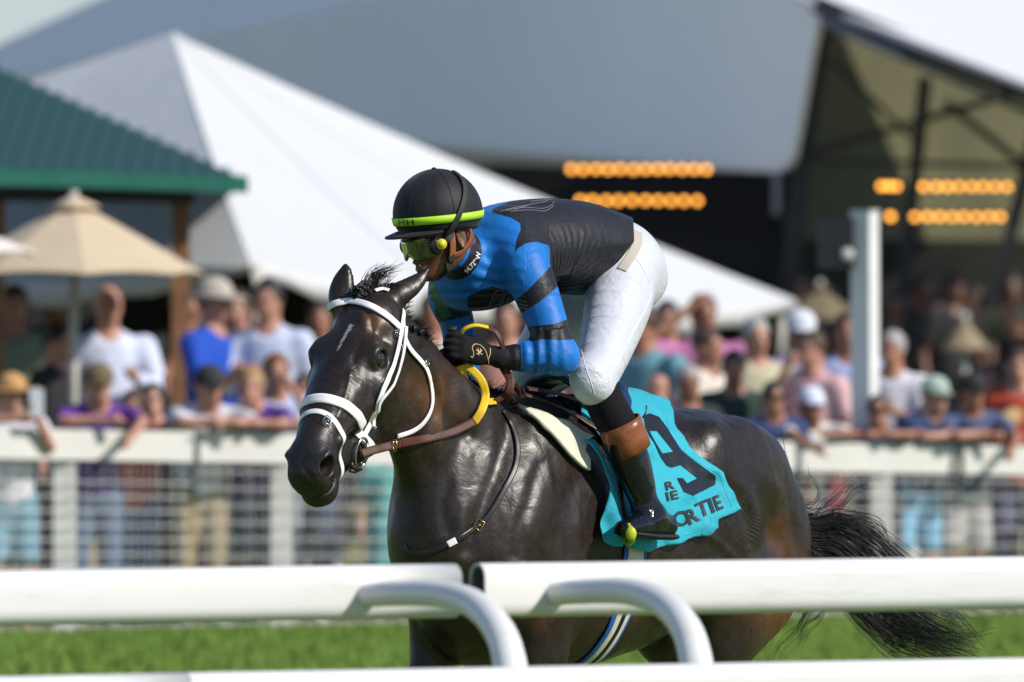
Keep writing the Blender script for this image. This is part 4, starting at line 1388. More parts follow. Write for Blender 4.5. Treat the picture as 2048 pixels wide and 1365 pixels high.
na, ne = 72, 22
V_ = []; els = np.linspace(-.36, math.pi / 2 - .001, ne)
for e in els:
    for k in range(na):
        az = 2 * math.pi * k / na
        seam = min(abs(((az / (math.pi / 3)) + .62) % 1 - .5) * 12, 1)
        lowr = -.06 * max(0, -math.cos(az)) if e < -.3 else 0
        V_.append(hel(az, e + lowr, -.0022 * (1 - seam) * (e > 0)))
F_ = [(i * na + k, i * na + (k + 1) % na, (i + 1) * na + (k + 1) % na, (i + 1) * na + k) for i in range(ne - 1) for k in range(na)]
helmet = obj('helmet', V_, F_, M_HEL, jockey)
md = helmet.modifiers.new('thickness', 'SOLIDIFY'); md.thickness = .006; md.offset = -1
mb = MB()
for j in range(6):
    az = (j + .88 - .5) * math.pi / 3
    mb.tube([hel(az, e, .0006) for e in np.linspace(.05, math.pi / 2, 16)], .0009, 4, caps=False)
mb.ball(hel(0, math.pi / 2, -.003), .009, 12, 6)
mb.build('cover_seam', mat('cover_seam', (.004, .004, .006), .8), helmet, True)


def shell_band(el0, el1, off, a0=0, a1=2 * math.pi, n=80, th=.0015, mb=None, rows=3):
    mb = mb or MB(); V = []; Fc = []
    A_ = np.linspace(a0, a1, n)
    for k, a in enumerate(A_):
        col = [hel(a, el0 + (el1 - el0) * r / (rows - 1), off + th) for r in range(rows)] + [hel(a, el1, off - .001), hel(a, el0, off - .001)]
        V += col
    m = rows + 2
    for k in range(n - 1):
        for r in range(m):
            Fc.append((k * m + r, (k + 1) * m + r, (k + 1) * m + (r + 1) % m, k * m + (r + 1) % m))
    mb.add(V, Fc); return mb


shell_band(-.165, .005, .002).build('lime_band', M_LIME, helmet, True)
# peak
V_ = []; nk = 30
for lay in (0, 1):
    for i in range(3):
        for k in range(nk):
            az = -1.15 + 2.3 * k / (nk - 1)
            ext = (.0, .020, .036)[i] * math.cos(az * 1.25) ** .7
            b_ = hR[0] * .985 * math.cos(az) , hR[1] * .985 * math.sin(az)
            x = b_[0] + ext * math.cos(az * .8); y = b_[1] + ext * math.sin(az * .8)
            z = hZ - .040 - .35 * ext - .004 * lay
            V_.append(HHW(x - .006, y, z))
g = lambda l, i, k: l * 3 * nk + i * nk + k
F_ = []
for i in range(2):
    for k in range(nk - 1):
        F_.append((g(0, i, k), g(0, i, k + 1), g(0, i + 1, k + 1), g(0, i + 1, k))); F_.append((g(1, i, k), g(1, i + 1, k), g(1, i + 1, k + 1), g(1, i, k + 1)))
for k in range(nk - 1):
    F_.append((g(0, 2, k), g(0, 2, k + 1), g(1, 2, k + 1), g(1, 2, k)))
obj('peak', V_, F_, M_HEL, helmet)
# "MH" on the band
HV2 = []
mb = MB()
for ch, a0 in (('M', .66), ('H', .93)):
    V, Fc = text_mesh(ch, 1.0, .0 if ch == 'M' else .016); V = V[:, :2] / .70
    V, Fc = thicken(np.c_[V, V[:, 0] * 0], Fc, .25)
    P = [hel(a0 - .66 + .02 + .20 * x * 1.15 + (0 if ch == 'M' else .0), -.145 + .115 * y, .0046) for x, y in V]
    mb.add(P, Fc)
mb.build('band_lettering', mat('band_ink', (.015, .03, .01), .6), helmet)
# goggle elastic round the back of the helmet
sb = MB(); P = []; N = []
for f_ in np.linspace(0, 1, 24):
    az = 1.28 + 1.0 * f_; el = -.50 + 1.62 * f_ ** .9
    P.append(hel(az, el, .0045)); c_ = JHW(0, 0, hZ); N.append(P[-1] - c_)
strap_mesh(P, N, .017, .002, sb); sb.build('goggle_strap', mat('elastic', (.018, .018, .020), .7, bumpscale=700, bumpd=.0006), helmet, True)
# harness
mb = MB()
def hstrap(L, w, m_, name, th=.004, n=6):
    P = catmull(L, n); P3 = np.array([JHW(*p) for p in P]); ctr = JHW(.02, 0, -.03)
    mb_ = MB(); strap_mesh(P3, P3 - ctr, w, th, mb_); return mb_.build(name, m_, helmet, True)
for sg in (1,):
    hstrap([(.018, .082, .005), (.020, .080, -.025), (.024, .073, -.055), (.030, .066, -.078)], .020, M_TAN, 'chin_harness', .006)
    hstrap([(-.045, .080, .005), (-.045, .080, -.02), (-.030, .078, -.045), (-.002, .075, -.062), (.022, .070, -.066)], .017, M_TAN, 'chin_harness', .006)
    hstrap([(.024, .072, -.060), (.034, .062, -.088), (.050, .040, -.112), (.060, .015, -.124), (.062, -.01, -.126)], .016, M_DLEATHER, 'chin_strap', .004)
hstrap([(.018, -.082, .005), (.024, -.073, -.055), (.05, -.040, -.112), (.062, 0, -.126)], .016, M_TAN, 'chin_harness', .005)
MB().box(JHW(.030, .0715, -.072), (.018, .010, .016), np.array([JHW(1, 0, 0) - JHW(0, 0, 0), JHW(0, 1, 0) - JHW(0, 0, 0), JHW(0, 0, 1) - JHW(0, 0, 0)])).box(JHW(.040, .063, -.092), (.016, .008, .024), np.array([JHW(1, 0, 0) - JHW(0, 0, 0), JHW(0, 1, 0) - JHW(0, 0, 0), JHW(0, 0, 1) - JHW(0, 0, 0)])).build('chin_buckle', mat('black_plastic', (.01, .01, .01), .25), helmet)
# goggles
gn = NT('goggle_lens'); gn.set(Base_Color=(.25, .27, .08), Roughness=.05); gn.b.inputs['Transmission Weight'].default_value = .6; gn.b.inputs['IOR'].default_value = 1.2; gn.b.inputs['Coat Weight'].default_value = 1
def goggle_sheet(off, z0, z1, a0, a1, n=30, m=7, th=.0025, notch=True):
    V = []; Fc = []
    for l in (0, 1):
        for i in range(m):
            for k in range(n):
                f_ = k / (n - 1); az = a0 + (a1 - a0) * f_; g_ = i / (m - 1)
                z = z0 + (z1 - z0) * g_
                if notch and g_ < .6: z += .018 * math.exp(-(az / .22) ** 2) * (1 - g_ / .6)
                endt = abs(2 * f_ - 1) ** 6; z = z * (1 - endt * .35) + (z0 + z1) / 2 * endt * .35
                rx, ry = .108 + off - l * th, .080 + off - l * th
                V.append(JHW(rx * math.cos(az) ** 1.0 if math.cos(az) > 0 else rx * math.cos(az), ry * math.sin(az) * 1.02, z))
    g = lambda l, i, k: l * m * n + i * n + k
    for l in (0, 1):
        for i in range(m - 1):
            for k in range(n - 1):
                q = (g(l, i, k), g(l, i, k + 1), g(l, i + 1, k + 1), g(l, i + 1, k)); Fc.append(q if l else q[::-1])
    for k in range(n - 1):
        Fc.append((g(0, 0, k), g(0, 0, k + 1), g(1, 0, k + 1), g(1, 0, k))); Fc.append((g(0, m - 1, k), g(1, m - 1, k), g(1, m - 1, k + 1), g(0, m - 1, k + 1)))
    for i in range(m - 1):
        Fc.append((g(0, i, 0), g(1, i, 0), g(1, i + 1, 0), g(0, i + 1, 0))); Fc.append((g(0, i, n - 1), g(0, i + 1, n - 1), g(1, i + 1, n - 1), g(1, i, n - 1)))
    return V, Fc
gog = thing('x', None, None) if False else None
V_, F_ = goggle_sheet(.016, -.056, .003, -.95, .95)
goggles = obj('goggles', V_, F_, gn.m, jockey)
P = [];
fr = []
for k in range(60):
    f_ = k / 59 * 2 * math.pi; az = .98 * math.cos(f_); zz = -.027 + .032 * math.sin(f_) * (1 - .25 * abs(math.cos(f_)) ** 4)
    if math.sin(f_) < 0: zz += .018 * math.exp(-(az / .22) ** 2)
    fr.append(JHW(.1195 * math.cos(az), .0935 * math.sin(az), zz))
fr.append(fr[0])
MB().tube(fr, .0035, 8, caps=False).build('goggle_frame', mat('goggle_frame', (.02, .02, .02), .15), goggles, True)
MB().ball(JHW(.074, .076, -.024), (.022, .016, .027), 16, 10, ax=JRm @ HM).ball(JHW(.074, -.076, -.024), (.022, .016, .027), 16, 10, ax=JRm @ HM).build('side_guard', mat('goggle_frame', (.02, .02, .02), .15), goggles, True)
# foam wall between frame and face
fo = []
MB().tube([JHW(.055, .083, -.022), JHW(.035, .088, -.014), JHW(.020, .089, .0)], [.011, .010, .009], 8).tube([JHW(.055, -.083, -.022), JHW(.035, -.088, -.014), JHW(.02, -.089, .0)], [.011, .010, .009], 8).build('goggle_band', mat('elastic', (.018, .018, .020), .7), goggles, True)
c_ = JHW(.064, .0905, -.020); a_ = JHW(.068, .102, -.0205)
kn = MB().tube([c_, c_ + (a_ - c_) * .9, a_], [.0150, .0150, .0135], 24); kn.tube([a_, a_ + (a_ - c_) * .25], [.011, .0105], 20)
kn.build('goggle_vent', mat('yellow_vent', (.55, .50, .03), .35), goggles, True)
# dark eyes and brows behind the lens
for sg in (1, -1):
    MB().ball(JHW(.083, .032 * sg, -.006), .012, 12, 8).build('eye', mat('eye_white', (.35, .32, .28), .2), jockey, True)

# ---- whip and reins
whip = thing('riding_whip', 'black riding whip held upright in the jockey\'s gloved hand', 'whip', tuple(H2W(J(905, 690, .0))[0]))
w0, w1, w2, w3 = [H2W(J(*a))[0] for a in ((903, 656, .03), (905, 664, .03), (912, 700, .05), (960, 960, .34))]
MB().tube([w0, w0 + (w1 - w0) * .35, w1, w2], [.0165, .0155, .0125, .0115], 16).build('grip', mat('whip_grip', (.012, .012, .013), .6, bumpscale=200, bumpd=.001), whip, True)
w4 = H2W(J(880, 760, -.16))[0]
MB().tube([w2, w2 + (w4 - w2) * .5, w4, w4 + (w4 - w2) * 2.2], [.006, .005, .004, .003], 8).build('shaft', M_DLEATHER, whip, True)

reins = thing('reins', 'brown leather reins with yellow rubber grips running from bit to gloved hand', 'reins', tuple(rc))


def air_strap(rows, w, th, mb, side=(0, -1, .2), n=8, twist=0):
    """rows px, py, depth"""
    P = catmull([W(*r) for r in rows], n)
    N = np.tile(np.array(side, float), (len(P), 1))
    if twist: N = N + np.linspace(0, 1, len(P))[:, None] * np.array(twist)
    strap_mesh(P, N, w, th, mb)
    return P


db = rc[1]; hn = lambda x, y, o=.02: hit(x, y, None, o)[0][1]
mb = MB()
air_strap([(722, 908, db - .006), (750, 900, db + .02), (790, 890, min(hn(800, 890), db + .07) - .01), (840, 880, hn(840, 880)), (900, 866, hn(900, 866)), (950, 843, hn(950, 843))], .025, .004, mb)
lr = mb.build('leather_rein', M_BROWN, reins, True)
for px_, py_, d_ in ((788, 891, .060), (800, 888, .066), (716, 905, -.01)):
    q = W(px_, py_, db + min(d_, 9) - .016); MB().tube([q + (0, 0, .016), q + (.006, -.003, .016), q + (.008, -.003, 0), q + (.006, -.003, -.016), q + (0, 0, -.016), q + (-.004, 0, 0), q + (0, 0, .016)], .0016, 6).build('buckle' if px_ == 788 else 'keeper', M_BRASS if px_ == 788 else M_BROWN, lr, True)
hy = H2W(J(940, 720, .085))[0][1]
mb = MB()
air_strap([(948, 846, hn(948, 846)), (964, 820, hn(960, 820, .03)), (971, 792, hy - .01), (964, 764, hy - .015), (948, 744, hy - .01), (930, 730, hy)], .023, .004, mb)
mb.build('rubber_grip', M_YEL, reins, True)
mb = MB()
air_strap([(918, 732, hy), (930, 768, hy + .0), (948, 790, hy - .0), (972, 803, hy + .01), (990, 804, hy + .02)], .030, .004, mb, side=(-.2, -1, .0), twist=(0, .3, 1.0))
air_strap([(922, 672, hy + .01), (930, 660, hy), (950, 653, hy), (976, 657, hy + .01)], .013, .006, mb, side=(0, -.6, .8))
mb.build('rubber_grip', M_YEL, reins, True)
mb = MB()
air_strap([(976, 657, hy + .01), (992, 666, hy + .01), (1002, 684, hy + .01), (1006, 705, hy + .02), (1010, 735, hy + .04), (1017, 765, hy + .04), (1010, 790, hy + .03), (990, 804, hy + .02)], .017, .004, mb, side=(.6, -.8, .2))
air_strap([(1006, 735, hy + .05), (1020, 760, hy + .03), (1018, 785, hy + .02), (1010, 800, hy + .03)], .024, .004, mb, side=(.2, -1, .1))
mb.build('leather_rein', M_BROWN, reins, True)
air_k = H2W(J(1026, 792, .07))[0]
mb = MB()
for k in range(5):
    a = k * 1.15; P = [air_k + np.array([math.cos(b) * .020, math.sin(b) * .016 * math.cos(a), math.sin(b) * .026 + .004 * k - .008]) for b in np.linspace(a, a + 4.6, 14)]
    strap_mesh(P, np.array(P) - air_k, .016, .003, mb)
mb.build('knot', M_TAN, reins, True)
# ================================================================ saddle, cloth
AX_Z = 1.12


def sphi(P):
    P = np.atleast_2d(P); return P[:, 0], np.arctan2(P[:, 1], P[:, 2] - AX_Z)


def body_at(s, phi):
    d = np.array([0, math.sin(phi), math.cos(phi)])
    o = H2W((s, 0, AX_Z))[0]; dw = d @ HM
    r = BV.ray_cast(Vector(o), Vector(dw))
    if r[0] is None: return None
    n_ = np.array(r[1]); n_ = n_ if n_ @ dw > 0 else -n_
    return np.array(r[0]), n_


_nz = lambda a, b, c=0: float(vnoise(np.array([[a, b, c]]) + 7.3)[0]) - .5


def cloth_off(s, phi):
    a = abs(phi)
    o = .012 + .050 * math.exp(-((s + .50) / .20) ** 2) * math.exp(-(a / .5) ** 2)
    hem = sstep(a, 1.0, 1.75)
    o += .010 * hem * (1 + math.sin(s * 38 + a * 3)) + .026 * _nz(s * 9, phi * 4) * (.4 + hem) + .011 * _nz(s * 24, phi * 9, 3)
    tail = sstep(-s, .60, .85)
    o += .022 * float(tail) * (1 + math.sin(a * 9 + s * 12)) * .5
    return o


def px_poly(pts, per=12):
    out = []
    for x, y in pts:
        h = hit(x, y)
        if h is None: continue
        s, ph = sphi(W2H(h[0])); out.append((float(s[0]), float(ph[0]) * .4))
    return out


def densify(poly, st):
    out = []
    for i in range(len(poly)):
        a = np.array(poly[i]); b = np.array(poly[(i + 1) % len(poly)]); n = max(1, int(np.linalg.norm(b - a) / st))
        for k in range(n): out.append(tuple(a + (b - a) * k / n))
    return out


def cloth_mesh(poly, offf, step=.008, th=.0025):
    from mathutils.geometry import delaunay_2d_cdt
    poly = densify(poly, step)
    A_ = np.array(poly); lo = A_.min(0); hi = A_.max(0)
    gx = np.arange(lo[0], hi[0], step); gy = np.arange(lo[1], hi[1], step)
    G = np.array([(x + (j % 2) * step / 2, y) for j, y in enumerate(gy) for x in gx])
    G = G[polydist(G, poly) < -step * .5]
    pts = [Vector(p) for p in poly] + [Vector(p) for p in G]
    n = len(poly)
    r = delaunay_2d_cdt(pts, [], [list(range(n))], 1, 1e-6)
    P = []; ok = []
    for v in r[0]:
        b = body_at(v.x, v.y / .4)
        ok.append(b is not None)
        P.append(b[0] + b[1] * offf(v.x, v.y / .4) if b else (0, 0, 0))
    Fc = [tuple(f) for f in r[2] if all(ok[i] for i in f)]
    return np.array(P), Fc


def solid(o, th=.003):
    m = o.modifiers.new('thickness', 'SOLIDIFY'); m.thickness = th; m.offset = 0; return o


def cloth_mat():
    n = NT('turquoise_cloth'); co = n.coord('Object')
    c = n.ramp(n.noise(10, 3, .5, co).outputs[0], [(.3, (.004, .30, .40)), (.7, (.007, .36, .47))])
    n.set(Base_Color=c, Roughness=.7); n.b.inputs['Sheen Weight'].default_value = .1
    B = n.bump(n.noise(16, 3, .55, co, dist=1.5).outputs[0], .5, .010)
    n.bump(n.noise(900, 2, .5, co).outputs[0], .3, .0005, B)
    return n.m


M_TURQ = cloth_mat()
scloth = thing('saddle_cloth', 'turquoise saddle cloth with a black number hanging over the horse\'s back', 'saddle cloth', tuple(H2W((-.45, 0, 1.3))[0]))
main_px = [(1340, 832), (1352, 872), (1380, 902), (1420, 928), (1446, 946), (1452, 964), (1462, 992), (1475, 1020), (1450, 1032), (1429, 1040), (1427, 1058), (1402, 1070), (1355, 1086), (1320, 1094), (1285, 1102), (1250, 1094), (1243, 1040), (1240, 980), (1225, 920), (1195, 868), (1165, 845)]
mp = px_poly([(x - 7, y) for x, y in main_px])
top_r = (-.74, 0.0); top_f = (-.30, 0.0)
lp = [top_r] + mp + [top_f]
rp = [(s, -p) for s, p in mp]
full = mp + [( -.29, .02), (-.29, -.02)] + rp[::-1] + [(-.74, -.02), (-.74, .02)]
V_, F_ = cloth_mesh(full, cloth_off, .009)
cl = solid(obj('cloth', V_, F_, M_TURQ, scloth))
V_b, F_b = cloth_mesh(mp + [top_f, top_r], lambda s, p: cloth_off(s, p) + .0016, .009)
CBV = BVHTree.FromPolygons([Vector(v) for v in V_b], F_b)
# hem stitching near the edges
M_STI = mat('hem_thread', (.004, .24, .38), .7)
mb = MB()
inner = [(1332, 836), (1345, 878), (1376, 910), (1416, 937), (1438, 950), (1444, 966), (1454, 992), (1463, 1014)]
line_on(CBV, inner, .0006, mb, .0002)
line_on(CBV, [(1421, 1035), (1419, 1052), (1400, 1062), (1355, 1077), (1320, 1085), (1285, 1093)], .0006, mb, .0002)
if mb.n: mb.build('hem_stitching', M_STI, cl, True)
# number
Z = lambda pts: [(1020 + x / 3.25, 720 + y / 3.25) for x, y in pts]
outer = Z([(865, 365), (905, 350), (965, 372), (1010, 430), (1110, 588), (1200, 662), (1335, 755), (1333, 812), (1190, 882), (1128, 858), (1083, 770), (1122, 772), (1148, 806), (1216, 770), (1108, 684), (1050, 702), (1018, 690), (975, 630), (935, 540), (905, 500), (880, 440)])
hole = Z([(903, 463), (955, 465), (1062, 597), (988, 610), (945, 540)])


def poly_decal(outer, holes, bv, off, name, m, parent, step=6.0):
    from mathutils.geometry import delaunay_2d_cdt
    loops = [densify(outer, step)] + [densify(h, step) for h in holes]
    A_ = np.array(loops[0]); lo = A_.min(0); hi = A_.max(0)
    G = np.array([(x, y) for x in np.arange(lo[0], hi[0], step) for y in np.arange(lo[1], hi[1], step)])
    d = polydist(G, loops[0]); k = d < -step * .4
    for h in loops[1:]: k &= polydist(G, h) > step * .4
    G = G[k]
    pts = []; ed = []
    for lp_ in loops:
        b = len(pts); pts += [Vector(p) for p in lp_]; ed += [(b + i, b + (i + 1) % len(lp_)) for i in range(len(lp_))]
    pts += [Vector(p) for p in G]
    r = delaunay_2d_cdt(pts, ed, [], 0, 1e-6)
    V2 = np.array([v[:] for v in r[0]])
    Fc = []
    cen = np.array([V2[list(f)].mean(0) for f in r[2]])
    inn = polydist(cen, loops[0]) < 0
    for h in loops[1:]: inn &= polydist(cen, h) > 0
    Fc = [tuple(f) for f, i in zip(r[2], inn) if i]
    mb = MB(); decal(V2, Fc, lambda x, y: hit(x, y, bv, off), mb)
    return mb.build(name, m, parent, True) if mb.n else None


M_NUM = mat('black_vinyl', (.008, .010, .014), .32, bumpscale=60, bumpd=.002)
poly_decal(outer, [hole], CBV, .0022, 'number', M_NUM, cl)
for ch_, *a_ in (('O', 1351, 1058, 29, 25, 1.05, 0), ('R', 1376, 1051, 29, 25, 1.0, 0), ('T', 1398, 1036, 29, 22, 1.0, .05), ('I', 1420, 1028, 29, 22, 1.2, .05), ('E', 1431, 1023, 29, 22, .8, .05), ('R', 1330, 982, 16, 14, 1.35, 0), ('I', 1332, 1003, 17, 14, 1.35, 0), ('E', 1341, 1001, 17, 14, 1.35, 0)):
    mb = MB(); txt_px(ch_, a_[0], a_[1], a_[2], a_[3], CBV, mb, .0028, a_[4], a_[5])
    if mb.n: mb.build('lettering', mat('name_ink', (.02, .022, .024), .4), cl)
mb = MB()

# front flap of the cloth folded forward beside the girth
fl_px = [(1166, 888), (1185, 896), (1208, 915), (1228, 935), (1246, 955), (1250, 1000), (1251, 1040), (1246, 1070), (1238, 1092), (1222, 1090), (1208, 1080), (1204, 1058), (1210, 1020), (1214, 985), (1206, 950), (1192, 922), (1178, 905)]
fl_px = [(x - 17, y) for x, y in fl_px]
V_, F_ = cloth_mesh(px_poly(fl_px), lambda s, p: .034 + .010 * math.sin(s * 60 + p * 3) + .012 * _nz(s * 20, p * 8), .007)
solid(obj('front_flap', V_, F_, M_TURQ, scloth))
# saddle: pad, flaps, navy seat, straps
saddle = thing('racing_saddle', 'small racing saddle with a cream pad under the crouching jockey', 'saddle', tuple(H2W((-.35, 0, 1.5))[0]))
M_PAD = mat('cream_pad', (.60, .60, .47), .7, bumpscale=22, bumpd=.008, var=.08)
pad_px = [(1040, 822), (1075, 832), (1110, 846), (1150, 862), (1186, 881), (1172, 892), (1168, 905), (1180, 925), (1180, 946), (1162, 936), (1140, 915), (1118, 888), (1092, 862), (1062, 838)]
pad_px = [(x - 9, y) for x, y in pad_px]
V_, F_ = cloth_mesh(px_poly(pad_px), lambda s, p: .018 + .006 * _nz(s * 20, p * 9), .007)
solid(obj('pad', V_, F_, M_PAD, saddle), .010)
M_NAVY = mat('navy_seat', (.008, .028, .085), .30, bumpscale=40, bumpd=.003)
seat_poly = [(-.20, .10), (-.18, 0), (-.20, -.10), (-.28, -.20), (-.36, -.18), (-.42, -.10), (-.44, 0), (-.42, .10), (-.36, .18), (-.28, .20)]
def seat_off(s, p):
    return .020 + .028 * math.exp(-(p / .35) ** 2) + cloth_off(s, p)
V_, F_ = cloth_mesh(seat_poly, seat_off, .010)
solid(obj('seat', V_, F_, M_NAVY, saddle), .012)
mb, _, _ = px_strap([(1038, 806), (1068, 818), (1105, 832), (1140, 848), (1175, 866), (1205, 888)], .019, .004, .030)
mb2, _, _ = px_strap([(1038, 803), (1075, 808), (1110, 815), (1145, 828), (1180, 850), (1208, 876), (1216, 892)], .018, .004, .045, mb)
mb2.build('attachment_strap', mat('brown_strap', (.075, .032, .018), .42, bumpscale=200, bumpd=.001, var=.2), saddle, True)
M_LBROWN = mat('stirrup_leather', (.02, .018, .016), .5)
slp = [H2W(J(*a))[0] for a in ((1225, 880, .28), (1236, 950, .285), (1247, 1020, .29), (1254, 1062, .30))]
mb = MB(); strap_mesh(catmull(slp, 6), np.tile(HM[1], (len(catmull(slp, 6)), 1)), .018, .003, mb); mb.build('stirrup_leather', M_LBROWN, saddle, True)
# stirrup iron
M_STIR = mat('lime_stirrup', (.42, .48, .02), .35)
sc_ = [H2W(J(*a))[0] for a in ((1256, 1062, .30), (1249, 1078, .305), (1256, 1090, .35), (1266, 1080, .40), (1262, 1062, .41), (1256, 1048, .36))]
MB().tube(catmull(sc_ + [sc_[0]], 5), .006, 8, caps=False).ball(H2W(J(1262, 1068, .41))[0], (.016, .010, .020), 12, 8).build('stirrup', M_STIR, saddle, True)
# ================================================================ setting
def turf_mat(name, a, b, c, sc=1.0):
    n = NT(name); co = n.coord('Object')
    big = n.noise(.9 * sc, 4, .6, co); mid = n.noise(9 * sc, 4, .65, co); fine = n.noise(75 * sc, 3, .7, co)
    col = n.ramp(mid.outputs[0], [(.3, a), (.5, b), (.72, c)])
    col = n.mix(n.math('MULTIPLY', n.math('SUBTRACT', fine.outputs[0], .35), 1.6, True), col, tuple(x * 1.9 for x in b))
    col = n.mix(n.math('MULTIPLY', big.outputs[0], .4), col, c)
    n.set(Base_Color=col, Roughness=.8); n.b.inputs['Specular IOR Level'].default_value = .25
    B = n.bump(mid.outputs[0], .8, .05); n.bump(fine.outputs[0], 1.0, .03, B)
    return n.m


def sheet(name, rows, z, m, **k):
    """flat ground sheet through world x, y corners"""
    V = [(x, y, z) for x, y in rows]
    return tag(obj(name, V, [tuple(range(len(rows)))], m, None, False), kind='structure', **k)


M_TURF = turf_mat('turf', (.10, .165, .030), (.155, .24, .046), (.25, .32, .080))
M_DRY = turf_mat('dry_ground', (.13, .13, .05), (.20, .19, .075), (.27, .24, .12), .7)
sheet('ground', [(-900, -200), (900, -200), (900, 1500), (-900, 1500)], 0, M_DRY)
sheet('turf_track', [(-300, -30), (300, -30), (300, 64.2 + (300 - 2.9) * .62), (2.9, 64.2), (-2.71, 60.7), (-300, 60.7 - 297 * .62)], .004, M_TURF)
# upright grass blades where the track shows between the rails
rg = random.Random(3); gv = []; gf = []
for i in range(26000):
    D = 46 + 17.5 * rg.random() ** .7
    x = rg.uniform(-1200, 1200) / F_PX * D
    if D > 60.2 + .62 * (x + 2.71): continue
    h = rg.uniform(.03, .085); a = rg.uniform(-.6, .6); w = .009
    b = len(gv); ca, sa = math.cos(a), math.sin(a); lx, ly = rg.gauss(0, .02), rg.gauss(0, .02)
    gv += [(x - w * ca, D - w * sa, 0), (x + w * ca, D + w * sa, 0), (x + lx, D + ly, h)]; gf.append((b, b + 1, b + 2))
tag(obj('grass', gv, gf, turf_mat('grass_blade', (.09, .17, .028), (.165, .28, .048), (.29, .40, .085)), None, False), 'short mown green grass blades covering the race track', 'grass', kind='stuff')


def Df(px): return 60.4 + 3.6 * px / 2048.0
M_PVC = mat('white_rail', (.72, .72, .71), .38, bumpscale=2.2, bumpd=.01, var=.03, vscale=14)
def pvc_dirt():
    n = NT('white_rail_pvc'); co = n.coord('Object')
    a = n.noise(5, 5, .7, n.coord('Object', (.35, .35, 3)), dist=.6); b = n.noise(45, 4, .7, n.coord('Object', (.25, .25, 2)))
    f = n.math('MULTIPLY', n.math('SUBTRACT', n.math('MULTIPLY', a.outputs[0], b.outputs[0]), .27), 3.2, True)
    n.set(Base_Color=n.mix(n.math('MULTIPLY', f, .55), (.66, .66, .65), (.34, .32, .27)), Roughness=.36)
    n.bump(a.outputs[0], .25, .004); return n.m
M_PVC = pvc_dirt()
M_PVCD = mat('white_board', (.60, .59, .56), .5, bumpscale=3, bumpd=.006, var=.05, vscale=3)
M_WIRE = mat('galvanised_wire', (.72, .73, .70), .5)


def round_rail(P0, P1, hh_, ww, m, name, parent, wall=.006):
    """hollow rounded-rectangle extrusion, open at its ends"""
    P0 = np.array(P0, float); P1 = np.array(P1, float); d = P1 - P0; d /= np.linalg.norm(d)
    r = np.cross(d, (0, 0, 1)); u = np.array([0, 0, 1.0])
    prof = []
    rad = ww * .46
    for cx, cy, a0 in ((1, 1, 0), (-1, 1, 90), (-1, -1, 180), (1, -1, 270)):
        for k in range(7):
            a = math.radians(a0 + 90 * k / 6)
            prof.append((cx * (ww / 2 - rad) + rad * math.cos(a), cy * (hh_ / 2 - rad) + rad * math.sin(a)))
    n = len(prof); V = []
    L = np.linalg.norm(P1 - P0); ns = max(2, int(L / .25))
    inn = [(x * (1 - 2 * wall / ww), y * (1 - 2 * wall / hh_)) for x, y in prof]
    for pf in (prof, inn):
        for i in range(ns + 1):
            c = P0 + (P1 - P0) * i / ns
            V += [c + r * x + u * y for x, y in pf]
    N = (ns + 1) * n; Fc = []
    for i in range(ns):
        for k in range(n):
            k2 = (k + 1) % n
            Fc.append((i * n + k, i * n + k2, (i + 1) * n + k2, (i + 1) * n + k))
            Fc.append((N + i * n + k, N + (i + 1) * n + k, N + (i + 1) * n + k2, N + i * n + k2))
    for e in (0, ns):
        for k in range(n):
            k2 = (k + 1) % n
            f = (e * n + k, N + e * n + k, N + e * n + k2, e * n + k2); Fc.append(f if e else f[::-1])
    return obj(name, V, Fc, m, parent, True)


# near running rails
def Dr_(px): return 25.6 + 1.4 * px / 2048.0
def rail_pt(px, z, dd=0.0):
    D = Dr_(px) + dd
    return np.array([(px - 1024) / F_PX * D, D, z])


def running_rail(p0, p1, gooses, label, seams=()):
    base = rail_pt((p0 + p1) / 2, 0)
    t = thing('running_rail', label, 'rail', tuple(base))
    round_rail(rail_pt(p0, 1.1145), rail_pt(p1, 1.1145), .125, .075, M_PVC, 'rail_tube', t)
    for s in seams:
        q0 = rail_pt(s, 1.1145); q1 = rail_pt(s + 9, 1.1145)
        round_rail(q0, q1, .1275, .0775, M_PVC, 'joint_sleeve', t, .004)
    for g in gooses:
        P = catmull([W(*a) for a in g[0]], 8)
        P = np.vstack([P, [P[-1][0], P[-1][1], .0]])
        R = np.interp(np.linspace(0, 1, len(P) - 1), [0, .2, .55, 1], [.0275, .0285, .034, .041]); R = np.append(R, .041)
        MB().tube(P, R, 20).build('gooseneck_support', M_PVC, t, True)
    return t


g1 = [(728, 1192, 26.06), (790, 1188, 25.95), (880, 1189, 25.80), (950, 1210, 25.66), (998, 1262, 25.52), (1020, 1330, 25.44), (1026, 1420, 25.40)]
g2 = [(1108, 1188, 26.32), (1170, 1184, 26.20), (1255, 1184, 26.06), (1325, 1206, 25.92), (1372, 1258, 25.78), (1393, 1330, 25.70), (1398, 1420, 25.66)]
running_rail(-1900, 907, [(g1,)], 'near white running rail across the left, its open end at the gap', (672,))
running_rail(955, 3800, [(g2,)], 'near white running rail across the right, with its hollow end at the gap', (1040,))
def lowpt(px, z):
    D = 24.7 + 1.35 * px / 2048.0
    return np.array([(px - 1024) / F_PX * D, D, z])
for p0, p1, lb_ in ((-1900, 366, 'short piece of nearest white rail at the bottom left edge'), (369, 3800, 'nearest white rail running along the bottom edge of the view')):
    t = thing('lower_rail', lb_, 'rail', tuple(lowpt((p0 + p1) / 2, 0)))
    round_rail(lowpt(p0, .905), lowpt(p1, .905), .125, .075, M_PVC, 'rail_tube', t)
    for px_ in ((-300, 300) if p0 < 0 else (700, 1800)):
        a = lowpt(px_, .84); MB().tube([a, (a[0], a[1], 0)], .03, 14).build('post', M_PVC, t, True)

